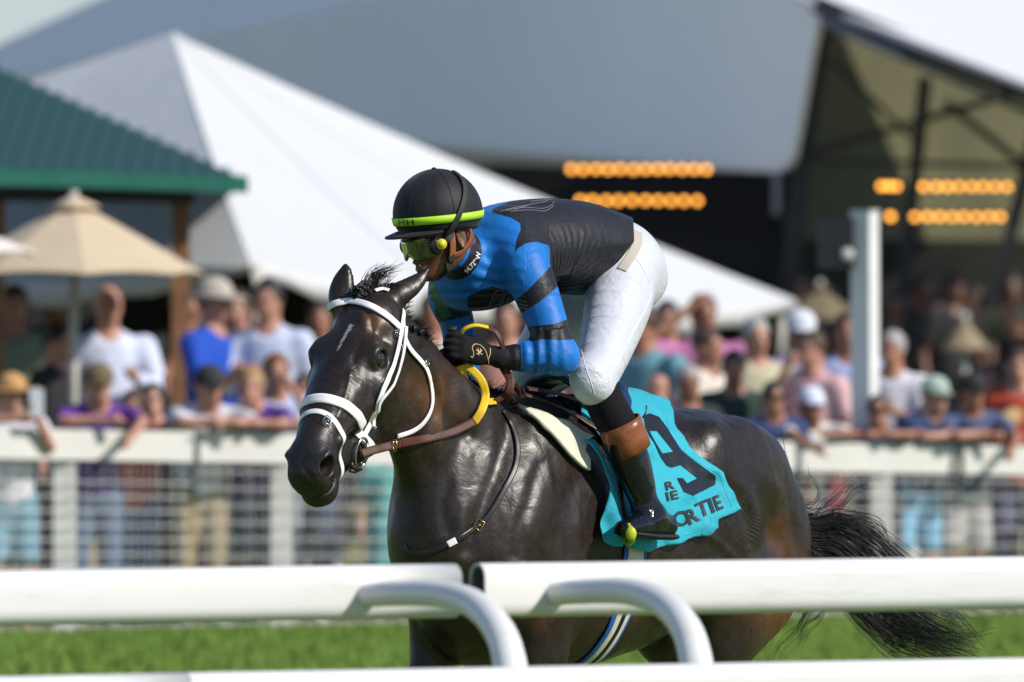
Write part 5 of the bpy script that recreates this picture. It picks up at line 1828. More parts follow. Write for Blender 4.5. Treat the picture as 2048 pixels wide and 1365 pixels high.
# far spectator fence: board, posts and welded wire
def ztop(px): return 1.103 - .142 * px / 2048.0
def fpt(px, z, dd=0.0):
    D = Df(px) + dd
    return np.array([(px - 1024) / F_PX * D, D, z])


def fence(p0, p1, posts, label, first=True):
    t = thing('rail_fence', label, 'fence', tuple(fpt((p0 + p1) / 2, 0)))
    mb = MB(); mb.bar(fpt(p0, ztop(p0) - .081), fpt(p1, ztop(p1) - .081), .045, .162)
    mb.build('top_board', M_PVCD, t)
    for px_ in posts:
        a = fpt(px_, 0, .06); b = fpt(px_, ztop(px_) - .15, .06)
        MB().bar(a, b, .115, .115).build('post', M_PVCD, t)
    mb = MB()
    zt = lambda p: ztop(p) - .17
    for k in range(11):
        z0 = .04 + k * .0915
        mb.bar(fpt(p0, z0, -.012), fpt(p1, z0 - .14 * (p1 - p0) / 2048 * k / 10, -.012), .0048, .0045)
    dx = 10.5
    for i in range(int((p1 - p0) / dx)):
        p = p0 + i * dx + rnd.uniform(-2, 2)
        mb.bar(fpt(p, .02, -.008), fpt(p + rnd.uniform(-6, 6), zt(p), -.008), .0017, .0017)
    mb.build('wire_mesh', M_WIRE, t)
    return t


fence(-1900, 382, (-1600, -1165, -735, -300, 130), 'white board and wire mesh fence in front of the crowd at the left')
fence(396, 1912, (563, 975, 1372, 1762), 'white board and wire mesh fence running behind the horse and under the tall pole')
fence(1925, 3600, (2180, 2600, 3020, 3440), 'short stretch of white fence with wire mesh at the right edge')
# dark rubber joint strip between two boards
P = [fpt(1930, ztop(1930) + .005, -.05), fpt(1916, ztop(1920) - .03, -.055), fpt(1910, ztop(1910) - .09, -.055), fpt(1909, ztop(1910) - .17, -.05)]
tag(MB().tube(catmull(P, 5), .010, 8).build('cable', mat('grey_cable', (.18, .19, .20), .5), None, True), 'grey cable bent over the right end of the far white fence', 'cable')
# tall white pole with loudspeaker
pol = thing('pole', 'tall white square pole standing behind the far fence with a dark speaker', 'pole', tuple(fpt(1728, 0, .35)))
D = Df(1728) + .35
b0 = W(1731, 900, D); t0_ = W(1729, 425, D)
c0_ = np.array([b0[0], D, 0])
MB().bar(c0_, t0_, .118, .118, up=(.5, 1, 0)).build('post', mat('pole_paint', (.70, .71, .71), .5, var=.06), pol)
MB().bar(t0_, t0_ + np.array([0, 0, .012]), .13, .13, up=(.5, 1, 0)).build('cap', M_PVCD, pol)
sp = W(1672, 488, D)
MB().box(sp, (.19, .20, .28)).build('speaker', mat('speaker_black', (.014, .016, .022), .6, spec=.3), pol)
MB().tube([sp + (.06, -.105, -.06), sp + (.06, -.112, -.06)], [.038, .033], 16).build('speaker_badge', mat('badge', (.5, .5, .5), .3), pol, True)
MB().bar(sp + (.09, 0, .05), (t0_[0], t0_[1], sp[2] + .05), .03, .04).build('bracket', M_STEEL, pol)

# ---------------------------------------------------------------- white peaked tent
M_TENT = mat('tent_fabric', (.56, .57, .58), .6, bumpscale=.8, bumpd=.08, var=.02)
pk = W(345, 66, 80); cA = W(500, 524, 73); cB = W(1590, 600, 88); cC = W(-1100, 500, 82)
tent = thing('tent', 'large white peaked marquee tent behind the crowd', 'tent', (0, 80, 0))


def cloth_tri(a, b, c, sag, n=18):
    """triangle a (top) b c subdivided, sagging between its edges"""
    V = []; idx = {}
    ctr = (a + b + c) / 3
    for i in range(n + 1):
        for j in range(i + 1):
            u = i / n; v = j / i if i else 0
            p = a * (1 - u) + (b * (1 - v) + c * v) * u
            s_ = sag * (u * (1 - u) * 2.4 * .4 + 4 * v * (1 - v) * u * .6)
            p = p + np.array([0, 0, -s_]); idx[i, j] = len(V); V.append(p)
    Fc = []
    for i in range(n):
        for j in range(i + 1):
            Fc.append((idx[i, j], idx[i + 1, j], idx[i + 1, j + 1]))
            if j < i: Fc.append((idx[i, j], idx[i + 1, j + 1], idx[i, j + 1]))
    edge = [V[idx[n, j]] for j in range(n + 1)]
    return V, Fc, edge


mb = MB()
V, Fc, e1 = cloth_tri(pk, cA, cB, .22); mb.add(V, Fc); V1 = (V,)
V, Fc, e2 = cloth_tri(pk, cC, cA, .25); mb.add(V, Fc)
cD = W(700, 560, 104)
V, Fc, e3 = cloth_tri(pk, cB, cD, .2); mb.add(V, Fc)
V, Fc, e4 = cloth_tri(pk, cD, cC, .2); mb.add(V, Fc)
rf = mb.build('roof', M_TENT, tent, True)
m_ = rf.modifiers.new('t', 'SOLIDIFY'); m_.thickness = .02
m_ = rf.modifiers.new('e', 'EDGE_SPLIT'); m_.split_angle = math.radians(25)
mb = MB()
for e, dz in ((e1, .20), (e2, .20)):
    V = []; n = len(e)
    for i, p in enumerate(e):
        t_ = i / (n - 1); k = .25 + .75 * min(1, 6 * t_ * (1 - t_) + (.1))
        q = np.array(p); V += [q + (0, -.01, 0), q + (0, -.012, -dz * k * (1 + .12 * math.cos(i * math.pi)))]
    mb.add(V, [(2 * i, 2 * i + 1, 2 * i + 3, 2 * i + 2) for i in range(n - 1)])
va = mb.build('valance', M_TENT, tent, True); m_ = va.modifiers.new('t', 'SOLIDIFY'); m_.thickness = .012
for jf in (.30, .64):
    L = [pk + (0, -.01, .012)]
    for i in range(1, 19):
        a_ = V1[0][i * (i + 1) // 2 + int(i * jf)]; b_ = V1[0][i * (i + 1) // 2 + min(i, int(i * jf) + 1)]; f_ = i * jf - int(i * jf); L.append(a_ * (1 - f_) + b_ * f_ + np.array([0, -.012, .014]))
    MB().tube(smooth_line(L, 2), .004, 5, caps=False).build('seam', mat('tent_seam', (.50, .51, .53), .7), tent, True)
for (p, x) in ((cA, .05), (cB, -.10), (e1[6], 0), (e1[12], 0)):
    MB().tube([(p[0] + x, p[1] + .02, p[2] - .02), (p[0] + x, p[1] + .02, 0)], .035, 12).build('pole', mat('tent_pole', (.55, .53, .47), .5), tent, True)
MB().tube([cA + (0, 0, -.02), (cA[0] + .55, cA[1] - 1.2, 0)], .014, 6).build('guy_rope', mat('rope', (.45, .44, .38), .7), tent, True)
MB().tube([cB + (0, 0, -.02), (cB[0] + .45, cB[1] - .6, 0)], .014, 6).build('guy_rope', mat('rope', (.45, .44, .38), .7), tent, True)

# ---------------------------------------------------------------- green-roofed pavilion
pav = thing('pavilion', 'open timber pavilion with a green ribbed metal roof at the left', 'pavilion', (W(-200, 500, 72)[0], 72, 0))
M_GRN = mat('green_metal', (.010, .060, .050), .5, var=.08, bumpscale=8, bumpd=.002)
E0 = W(488, 358, 68); E1 = W(-700, 320, 68); AP = W(-520, -95, 78); E2 = W(430, 350, 90)
nr = 30
ee = (E1 - E0); Lr = np.linalg.norm(ee); ed = ee / Lr
nn_ = np.cross(ee, AP - E0); nn_ /= np.linalg.norm(nn_); nn_ = nn_ if nn_[2] > 0 else -nn_
up_ = np.cross(nn_, ed); up_ = up_ if up_[2] > 0 else -up_
mb = MB(); mb.add([E0, E1, AP], [(0, 1, 2)]); mb.add([E0 + (0.0, .002, 0), AP, E2], [(0, 1, 2)])
hipd = AP - E0
for i in range(1, nr):
    f_ = i / nr * .96; b = E0 + ee * f_
    # ridge height above the eave at this place
    k = min(f_ * Lr / max(1e-6, abs(hipd @ ed)), 1.0)
    topk = (hipd @ up_) * k
    mb.bar(b + nn_ * .02, b + up_ * topk + nn_ * .02, .035, .008, up=nn_)
mb.build('roof', M_GRN, pav)
MB().bar(E0 + (.02, -.03, -.035), E1 + (0, -.03, -.035), .03, .10).bar(E0 + (.01, -.02, -.035), E2 + (0, 0, -.035), .03, .10).build('fascia', mat('green_fascia', (.022, .16, .115), .5), pav)
MB().bar(W(390, 392, 68.6), W(-700, 382, 68.6), .10, .09).build('beam', mat('dark_beam', (.022, .03, .032), .6), pav)
M_WOOD = mat('brown_post', (.22, .105, .045), .65, var=.25, bumpscale=30, bumpd=.004)
for px_ in (362, -8, -500):
    p = W(px_, 402, 69); MB().bar((p[0], p[1], 0), p, .105, .105).build('post', M_WOOD, pav)

# ---------------------------------------------------------------- umbrellas
def umbrella(px, ytop, yrim, rpx, D, m, label, group='patio umbrellas by the pavilion', rot=.2, ribs=8, pole_c=(.45, .44, .40)):
    c = W(px, ytop, D); zr = W(px, yrim, D)[2]; R = rpx / F_PX * D
    t = thing('umbrella', label, 'umbrella', (c[0], D, 0), group)
    V = [c]; Fc = []; ns = 5
    for r in range(1, ns + 1):
        f = r / ns
        for k in range(ribs * 4):
            a = 2 * math.pi * k / (ribs * 4) + rot
            ph = (k % 4) / 4; dip = 4 * ph * (1 - ph)
            rr = R * f * (math.cos(math.pi / ribs) / math.cos((ph - .5) * 2 * math.pi / ribs))
            z = c[2] + (zr - c[2]) * (f ** 1.05) - dip * .015 * f + dip * .03 * f * f
            V.append((c[0] + rr * math.cos(a), c[1] + rr * math.sin(a), z))
    n = ribs * 4
    Fc = [(0, 1 + k, 1 + (k + 1) % n) for k in range(n)]
    for r in range(ns - 1):
        for k in range(n):
            a = 1 + r * n + k; b = 1 + r * n + (k + 1) % n
            Fc.append((a, a + n, b + n, b))
    o = obj('canopy', V, Fc, m, t, True)
    md = o.modifiers.new('t', 'SOLIDIFY'); md.thickness = .01
    md = o.modifiers.new('e', 'EDGE_SPLIT'); md.split_angle = math.radians(14)
    # vent cap
    V = [c + (0, 0, .035)]
    for k in range(16):
        a = 2 * math.pi * k / 16 + rot; V.append((c[0] + R * .20 * math.cos(a), c[1] + R * .20 * math.sin(a), c[2] - (c[2] - zr) * .16 + .03 + .008 * (k % 2)))
    o = obj('vent_cap', V, [(0, 1 + k, 1 + (k + 1) % 16) for k in range(16)], m, t, True); md = o.modifiers.new('t', 'SOLIDIFY'); md.thickness = .008
    MB().tube([(c[0], c[1], 0), (c[0], c[1], c[2] + .06)], .026, 12).build('pole', mat('umb_pole', pole_c, .5), t, True)
    for k in range(ribs):
        a = 2 * math.pi * k / ribs + rot
        MB().tube([(c[0], c[1], c[2] - .05), (c[0] + R * .97 * math.cos(a), c[1] + R * .97 * math.sin(a), zr - .02)], .006, 5).build('rib', mat('umb_rib', (.2, .18, .15), .5), t, True)
    return t


M_TANC = mat('tan_canvas', (.52, .42, .29), .8, bumpscale=60, bumpd=.002, var=.04)
M_CREAMC = mat('cream_canvas', (.72, .68, .62), .8, var=.03)
M_DTAN = mat('canvas_painted_shade', (.16, .125, .07), .8, var=.06)  # tan canvas with the stand's shade put into its colour
umbrella(148, 402, 548, 262, 66.2, M_TANC, 'tan canvas umbrella in front of the green-roofed pavilion', rot=.12)
umbrella(-230, 395, 505, 306, 64.8, M_CREAMC, 'pale cream umbrella cut off by the left edge', rot=.05)

# ---------------------------------------------------------------- grandstand
gs = thing('grandstand', 'large dark grandstand under grey and white fabric roofs, behind the tent', 'grandstand', (0, 110, 0))
M_GREY = mat('grey_fabric', (.84, .86, .88), .7, bumpscale=.25, bumpd=.2, var=.03, vscale=.4)
def GD(px): return 99 + (1650 - px) / 2048.0 * 17
def gw(px, py, dd=0): return W(px, py, GD(px) + dd)
pl = [(-900, 338), (-260, 210), (0, 92), (210, -5), (620, -190), (1668, -190), (1646, 20), (1625, 120), (1598, 270), (1588, 318), (1575, 338), (1555, 345), (1300, 340), (1000, 328), (600, 330)]
V = [gw(x, y) for x, y in pl]
o = obj('front_membrane', V, [tuple(range(len(pl)))], M_GREY, gs, False); md = o.modifiers.new('t', 'SOLIDIFY'); md.thickness = .06; md.offset = 0
# sunlit wing
M_WING = mat('wing_fabric', (.64, .64, .66), .55, var=.03)
V = [W(1585, -12, 99), W(2300, 262, 97), W(2500, -60, 112), W(1750, -140, 112)]
o = obj('wing_roof', V, [(0, 1, 2, 3)], M_WING, gs, False); md = o.modifiers.new('t', 'SOLIDIFY'); md.thickness = .05
M_STL = mat('black_steel', (.010, .012, .017), .5)
def gbar(a, b, w, d=None, name='truss', m=M_STL, D=101):
    A_ = W(a[0], a[1], D); B_ = W(b[0], b[1], D); MB().bar(A_, B_, w / F_PX * D, w / F_PX * D, up=(0, 1, 0)).build(name, m, gs)
gbar((1630, 8), (2300, 290), 38, name='edge_beam', D=98.8)
gbar((1640, 40), (2300, 330), 16, name='edge_beam', m=mat('blue_steel', (.03, .045, .075), .5), D=98.4)
gbar((1648, 20), (1560, 680), 34, name='column', D=100)
gbar((1850, 155), (1795, 700), 26, name='column')
gbar((1612, 310), (1965, 205), 15); gbar((1620, 322), (2200, 338), 11); gbar((1890, 205), (2200, 450), 15); gbar((2075, 250), (1985, 620), 26, name='column')
gbar((1660, 120), (1850, 300), 10); gbar((1965, 205), (2150, 160), 12)
gbar((1553, 345), (1553, 430), 15, name='column', m=mat('grey_column', (.16, .18, .20), .5), D=99.5)
gbar((1100, 486), (1560, 492), 5, name='hand_rail', m=mat('blue_grey_rail', (.05, .07, .10), .5), D=104)
# ceiling and rear wall
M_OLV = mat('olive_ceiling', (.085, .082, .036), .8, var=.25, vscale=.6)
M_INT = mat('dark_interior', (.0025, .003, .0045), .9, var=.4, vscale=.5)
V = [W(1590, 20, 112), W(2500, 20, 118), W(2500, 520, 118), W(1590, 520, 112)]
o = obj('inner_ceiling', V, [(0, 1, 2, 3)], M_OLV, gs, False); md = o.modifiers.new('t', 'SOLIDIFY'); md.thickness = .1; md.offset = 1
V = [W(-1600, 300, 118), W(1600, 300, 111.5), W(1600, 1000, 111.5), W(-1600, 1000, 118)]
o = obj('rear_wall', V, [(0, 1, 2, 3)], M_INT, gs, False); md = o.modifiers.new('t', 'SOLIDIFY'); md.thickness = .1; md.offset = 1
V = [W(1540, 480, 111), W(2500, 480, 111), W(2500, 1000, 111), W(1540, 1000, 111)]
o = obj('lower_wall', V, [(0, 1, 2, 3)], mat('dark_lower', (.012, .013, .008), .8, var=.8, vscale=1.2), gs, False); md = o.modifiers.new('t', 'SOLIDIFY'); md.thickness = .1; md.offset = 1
# terraces in the shade
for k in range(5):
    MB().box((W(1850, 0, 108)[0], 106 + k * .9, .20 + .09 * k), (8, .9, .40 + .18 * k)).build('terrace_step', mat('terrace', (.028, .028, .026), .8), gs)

# lamp strings
def lamp_mat():
    n = NT('amber_lamp'); n.set(Base_Color=(.8, .35, .05), Roughness=.4)
    n.b.inputs['Emission Color'].default_value = (1.0, .40, .045, 1); n.b.inputs['Emission Strength'].default_value = 4.2; return n.m
M_LAMP = lamp_mat()
def lamps(x0, x1, y, D, label, dx=25):
    t = thing('lamp_string', label, 'lights', tuple(W((x0 + x1) / 2, y, D)), 'amber lamp strings in the grandstand')
    MB().bar(W(x0 - 8, y - 7, D + .05), W(x1 + 8, y - 7, D + .05), .015, .015).build('wire', M_STL, t)
    n = max(1, int(round((x1 - x0) / dx)))
    for i in range(n + 1):
        p = W(x0 + (x1 - x0) * i / max(n, 1) + rnd.uniform(-1.2, 1.2), y + rnd.uniform(-.6, .6), D)
        MB().ball(p, .026, 8, 6).build('bulb', M_LAMP, t, True)
lamps(1142, 1414, 339, 98.5, 'upper amber lamp string under the grey membrane')
lamps(1160, 1395, 402, 98.5, 'lower amber lamp string just above the jockey\'s back')
lamps(1762, 1792, 373, 98, 'short string of three amber lamps left of a dark column', 14)
lamps(1848, 2014, 374, 98, 'upper right amber lamp string at the right edge')
lamps(1781, 1781, 434, 98, 'single amber lamp above the white pole')
lamps(1830, 2002, 434, 98, 'lower right amber lamp string at the right edge')
# umbrellas in the shade of the stand, that shade put into their darker tan
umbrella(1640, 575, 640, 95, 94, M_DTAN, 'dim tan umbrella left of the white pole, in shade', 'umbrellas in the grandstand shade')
umbrella(1930, 640, 700, 52, 92, mat('canvas_painted_shade2', (.26, .205, .12), .8), 'small tan umbrella right of the white pole, in shade', 'umbrellas in the grandstand shade')
# near-black sheet on posts, added behind the crowd for the dark below the tent
scr = thing('dark_backdrop', 'near-black backdrop sheet added behind the spectators for the dark under the tent', 'fence', (0, 97, 0))
MB().bar(W(-3200, 760, 93), W(1580, 760, 100), .05, 2.5).build('screen', mat('dark_backdrop', (.004, .005, .005), .9, var=.5, vscale=1.5), scr)
for px_ in range(-3000, 1500, 450):
    p = W(px_, 800, 92.7 + 7 * (px_ + 3200) / 4780); MB().tube([(p[0], p[1], 0), (p[0], p[1], 2.2)], .03, 8).build('post', M_STL, scr, True)
# ================================================================ spectators
SKINS = [(.40, .20, .14), (.32, .15, .095), (.46, .26, .19), (.14, .065, .04), (.27, .125, .08)]
HAIRS = dict(black=(.012, .010, .009), brown=(.05, .025, .012), blond=(.30, .19, .08), grey=(.30, .29, .28), red=(.16, .055, .02))


def skin_of(i): return mat('skin_tone_%d' % i, SKINS[i], .5, var=.08, vscale=20)
def fabric(c, pat=0): return mat('fabric_%02x%02x%02x' % tuple(int(min(1, x) * 255) for x in c), c, .85, var=.10, vscale=14, bumpscale=9, bumpd=.02)


def person(px, hy, D, label, shirt, pants=(.05, .06, .09), skin=0, hair='brown', yaw=0, arms=('down', 'down'), hat=None, hatc=None, lean=0.0, short=False, sleeves='short', glasses=False, shoes=(.3, .3, .3), group=None, wide=1.0, phone=False, skirt=False):
    """px, hy: where the face is seen; yaw 0 faces the track, + turns to the viewer's right"""
    D = float(D); hp = W(px, hy, D)
    k = (hp[2] + .12 + lean * .25) / 1.75
    k = max(.6, min(k, 1.15))
    base = np.array([hp[0], D, 0.])
    a = math.radians(yaw)
    fwd = np.array([math.sin(a), -math.cos(a), 0]); lat = np.array([math.cos(a), math.sin(a), 0])   # lat: towards viewer's right
    Rm = np.stack([lat, fwd, np.array([0, 0, 1.])])
    def P(x, y, z):         # person frame, lean pushes the upper body forward
        f = max(0, z - .95) / .8
        y2 = y + lean * .45 * f; z2 = z - lean * .25 * f * 1.0
        return np.array([x * wide, y2, z2]) * k
    off = P(0, .0, 1.63); org = base - off @ Rm * np.array([1, 1, 0])
    f = Field(); HC = P(0, .02, 1.63)
    f.ell(HC + (0, -.005, .02), np.array([.075, .095, .105]) * k, k=.02)
    f.ell(HC + (0, .03, -.055), np.array([.052, .062, .065]) * k, k=.03)
    f.ell(HC + (0, .100, -.02), np.array([.013, .016, .028]) * k, k=.02)
    for s in (1, -1): f.ell(HC + (s * .078, -.005, -.01), np.array([.010, .02, .03]) * k, k=.01)
    f.sweep([(*P(0, -.01, 1.56), .058 * k, .058 * k), (*P(0, -.02, 1.46), .062 * k, .062 * k)], k=.03)
    f.sweep([(*P(0, 0, 1.42), .09 * k, .15 * k), (*P(0, 0, 1.2), .095 * k, .14 * k), (*P(0, 0, .98), .095 * k, .14 * k)], k=.05, B=(1, 0, 0))
    armpts = []; HCy = HC[1] / k
    for s, po in ((-1, arms[0]), (1, arms[1])):
        sh = P(s * .185, 0, 1.41)
        if po == 'down': e, h = P(s * .25, -.02, 1.14), P(s * .26, .05, .90)
        elif po == 'fold': e, h = P(s * .26, .06, 1.16), P(-s * .10, .19, 1.18)
        elif po == 'rail': e, h = P(s * .27, .16, 1.14), P(-s * .06, .38, 1.09)
        elif po == 'hang': e, h = P(s * .25, .22, 1.18), P(s * .12, .46, 1.00)
        elif po == 'face': e, h = P(s * .27, .18, 1.22), P(s * .06, .20, 1.55)
        elif po == 'brow': e, h = P(s * .36, .10, 1.45), P(s * .08, .14, 1.70)
        elif po == 'phone': e, h = P(s * .24, .22, 1.25), P(s * .12, .34, 1.50)
        elif po == 'out': e, h = P(s * .26, .10, 1.16), P(s * .46, .24, 1.16)
        elif po == 'up': e, h = P(s * .30, .12, 1.50), P(s * .30, .16, 1.80)
        elif po == 'drink': e, h = P(s * .24, .12, 1.15), P(s * .10, .30, 1.25)
        if po in ('rail', 'hang'):
            zr = (ztop(px) + .045) / k; yf = (D - Df(px)) / k + HCy
            e = np.array([s * .25 * wide, yf - .03, zr + .005]) * k
            h = (np.array([-s * .02 * wide, yf + .09, zr + .01]) if po == 'rail' else np.array([s * .14 * wide, yf + .13, zr - .10])) * k
        armpts.append((sh, e, h))
        f.sweep([(*sh, .05 * k, .05 * k), (*e, .040 * k, .040 * k), (*((e + h) / 2), .036 * k, .036 * k), (*h, .028 * k, .028 * k)], k=.03, n=3)
        hd_ = (h - e) / np.linalg.norm(h - e)
        f.ell(h + hd_ * .045 * k, np.array([.036, .036, .048]) * k, k=.02)
        for q in range(4):
            o_ = np.cross(hd_, (0, 0, 1)); o_ = o_ / (np.linalg.norm(o_) + 1e-6) * (q - 1.5) * .019 * k
            f.sweep([(*(h + hd_ * .07 * k + o_), .010 * k, .010 * k), (*(h + hd_ * .125 * k + o_ - np.array([0, 0, .015])), .009 * k, .009 * k)], k=.008, n=2)
    for s in (1, -1):
        f.sweep([(*P(s * .09, 0, .95), .085 * k, .085 * k), (*P(s * .10, .02, .52), .058 * k, .058 * k), (*P(s * .10, .0, .30), .052 * k, .052 * k), (*P(s * .10, 0, .09), .036 * k, .036 * k)], k=.03, n=3)
        f.sweep([(*P(s * .10, -.03, .05), .04 * k, .04 * k), (*P(s * .11, .12, .035), .030 * k, .035 * k)], k=.02)
    lo, hi = np.array([-.75, -.5, -.02]), np.array([.75, .85, 1.05]) * np.array([1, 1, 2.0])
    V, Q = surface(f, lo, hi, .021, 1)
    TW = lambda V: org + V @ Rm
    t = thing('person', label, 'person', tuple(base), group)
    obj('body', TW(V), Q, skin_of(skin), t)
    # shirt
    g = Field()
    zl = .90 if not skirt else .86
    g.sweep([(*P(0, -.01, 1.455), .075 * k, .10 * k), (*P(0, 0, 1.38), .115 * k, .185 * k), (*P(0, .0, 1.2), .125 * k, .172 * k), (*P(0, .01, 1.02), .130 * k, .168 * k), (*P(0, .01, zl), .125 * k, .165 * k)], k=.04, B=(1, 0, 0), n=3)
    for sh, e, h in armpts:
        if sleeves == 'none': continue
        end = sh + (e - sh) * .62 if sleeves == 'short' else e
        g.sweep([(*sh, .072 * k, .072 * k), (*end, .066 * k, .066 * k)], k=.05, n=2)
        if sleeves == 'long': g.sweep([(*e, .058 * k, .058 * k), (*(e + (h - e) * .88), .044 * k, .044 * k)], k=.03, n=2)
    g.ell(P(0, .06, 1.50), (.055 * k, .06 * k, .06 * k), k=.02, op='s')
    V, Q = surface(g, lo, hi, .021, 1)
    # hem cut flat
    obj('shirt', TW(V), Q, fabric(shirt), t)
    g = Field()
    g.sweep([(*P(0, 0, .97), .115 * k, .155 * k), (*P(0, 0, .86), .12 * k, .160 * k)], k=.04, B=(1, 0, 0))
    for s in (1, -1):
        if skirt: g.sweep([(*P(s * .07, 0, .86), .115 * k, .115 * k), (*P(s * .09, .0, .50), .125 * k, .13 * k)], k=.08, n=2)
        elif short: g.sweep([(*P(s * .09, 0, .86), .105 * k, .105 * k), (*P(s * .11, .01, .52), .095 * k, .095 * k)], k=.05, n=2)
        else: g.sweep([(*P(s * .09, 0, .86), .105 * k, .105 * k), (*P(s * .10, .02, .5), .080 * k, .080 * k), (*P(s * .10, 0, .10), .065 * k, .07 * k)], k=.04, n=3)
    V, Q = surface(g, lo, hi, .023, 1); obj('skirt' if skirt else ('shorts' if short else 'trousers'), TW(V), Q, fabric(pants), t)
    for s in (1, -1):
        g = Field(); g.sweep([(*P(s * .10, -.035, .045), .046 * k, .048 * k), (*P(s * .11, .13, .038), .040 * k, .046 * k)], k=.02)
        c = P(s * .1, .05, .05); V, Q = surface(g, c - .2, c + .2, .016, 1); obj('shoe', TW(V), Q, fabric(shoes), t)
    hh2 = TW(HC[None])[0]
    # hair
    if hair:
        long_ = hair.endswith('_long'); hc = HAIRS[hair.replace('_long', '')]
        g = Field(); g.ell(HC + (0, -.018 * k, .036 * k), np.array([.086, .100, .100]) * k, k=.02)
        if long_: g.sweep([(*(HC + (0, -.05 * k, 0)), .09 * k, .09 * k), (*(HC + (0, -.06 * k, -.20 * k)), .075 * k, .105 * k)], k=.04, B=(1, 0, 0))
        g.ell(HC + (0, .085 * k, -.055 * k), np.array([.085, .075, .085]) * k, k=.02, op='s')
        V, Q = surface(g, HC - .33, HC + .22, .014, 1); obj('hair', TW(V), Q, mat('hair_' + hair.replace('_long', ''), hc, .6, var=.3, vscale=60, bumpscale=120, bumpd=.004), t)
    if hat:
        m_ = fabric(hatc or (.02, .02, .02))
        g = Field(); g.ell(HC + (0, -.005 * k, .055 * k), np.array([.098, .112, .095]) * k, k=.01)
        g.ell(HC + (0, 0, -.10 * k), np.array([.2, .2, .125]) * k, k=.008, op='s')
        V, Q = surface(g, HC - .2, HC + .25, .013, 1); o = obj('cap' if hat != 'brim' else 'hat', TW(V), Q, m_, t)
        mb = MB()
        if hat == 'brim':
            n = 28; Vb = []
            for r, z in ((.09, .045), (.135, .034), (.18, .040)):
                for q in range(n): Vb.append(HC + np.array([r * math.cos(2 * math.pi * q / n), r * 1.05 * math.sin(2 * math.pi * q / n), z + .010 * math.cos(4 * math.pi * q / n)]) * k)
            mb.add(TW(np.array(Vb)), [(i * n + q, i * n + (q + 1) % n, (i + 1) * n + (q + 1) % n, (i + 1) * n + q) for i in range(2) for q in range(n)])
            o2 = mb.build('brim', m_ if not isinstance(hat, tuple) else m_, o, True)
        else:
            Vb = []; n = 11
            for r in (0, .5, 1):
                for q in range(n):
                    aa = -1.0 + 2.0 * q / (n - 1); Vb.append(HC + np.array([.085 * math.sin(aa) * (1 - .15 * r), .095 * math.cos(aa) + .075 * r * math.cos(aa), .030 - .018 * r]) * k)
            mb.add(TW(np.array(Vb)), [(i * n + q, i * n + q + 1, (i + 1) * n + q + 1, (i + 1) * n + q) for i in range(2) for q in range(n - 1)])
            o2 = mb.build('peak', m_, o, True)
        md = o2.modifiers.new('t', 'SOLIDIFY'); md.thickness = .006
    if glasses:
        mb = MB(); 
        for s in (1, -1): mb.ball(TW((HC + np.array([s * .032, .094, .012]) * k)[None])[0], .022 * k, 8, 6)
        mb.bar(TW((HC + np.array([-.07, .085, .018]) * k)[None])[0], TW((HC + np.array([.07, .085, .018]) * k)[None])[0], .008, .008)
        mb.build('sunglasses', mat('sunglasses', (.01, .01, .012), .2), t, True)
    else:
        for s in (1, -1):
            MB().ball(TW((HC + np.array([s * .031, .088, .012]) * k)[None])[0], .010 * k, 8, 6).build('eye', mat('eye_dark', (.03, .02, .015), .2), t, True)
    MB().ball(TW((HC + np.array([0, .088, -.065]) * k)[None])[0], (.020 * k, .008, .007 * k), 8, 6).build('mouth', mat('lips', (.32, .10, .08), .5), t, True)
    if phone:
        h = armpts[0 if arms[0] == 'phone' else 1][2]; p = TW((h + np.array([0, .05, .07]) * k)[None])[0]
        tag(MB().box(p, (.075, .010, .15)).build('phone', mat('phone_white', (.6, .62, .68), .3), None), 'pale mobile phone held up by the straw-hatted spectator at the left', 'phone')
    return t


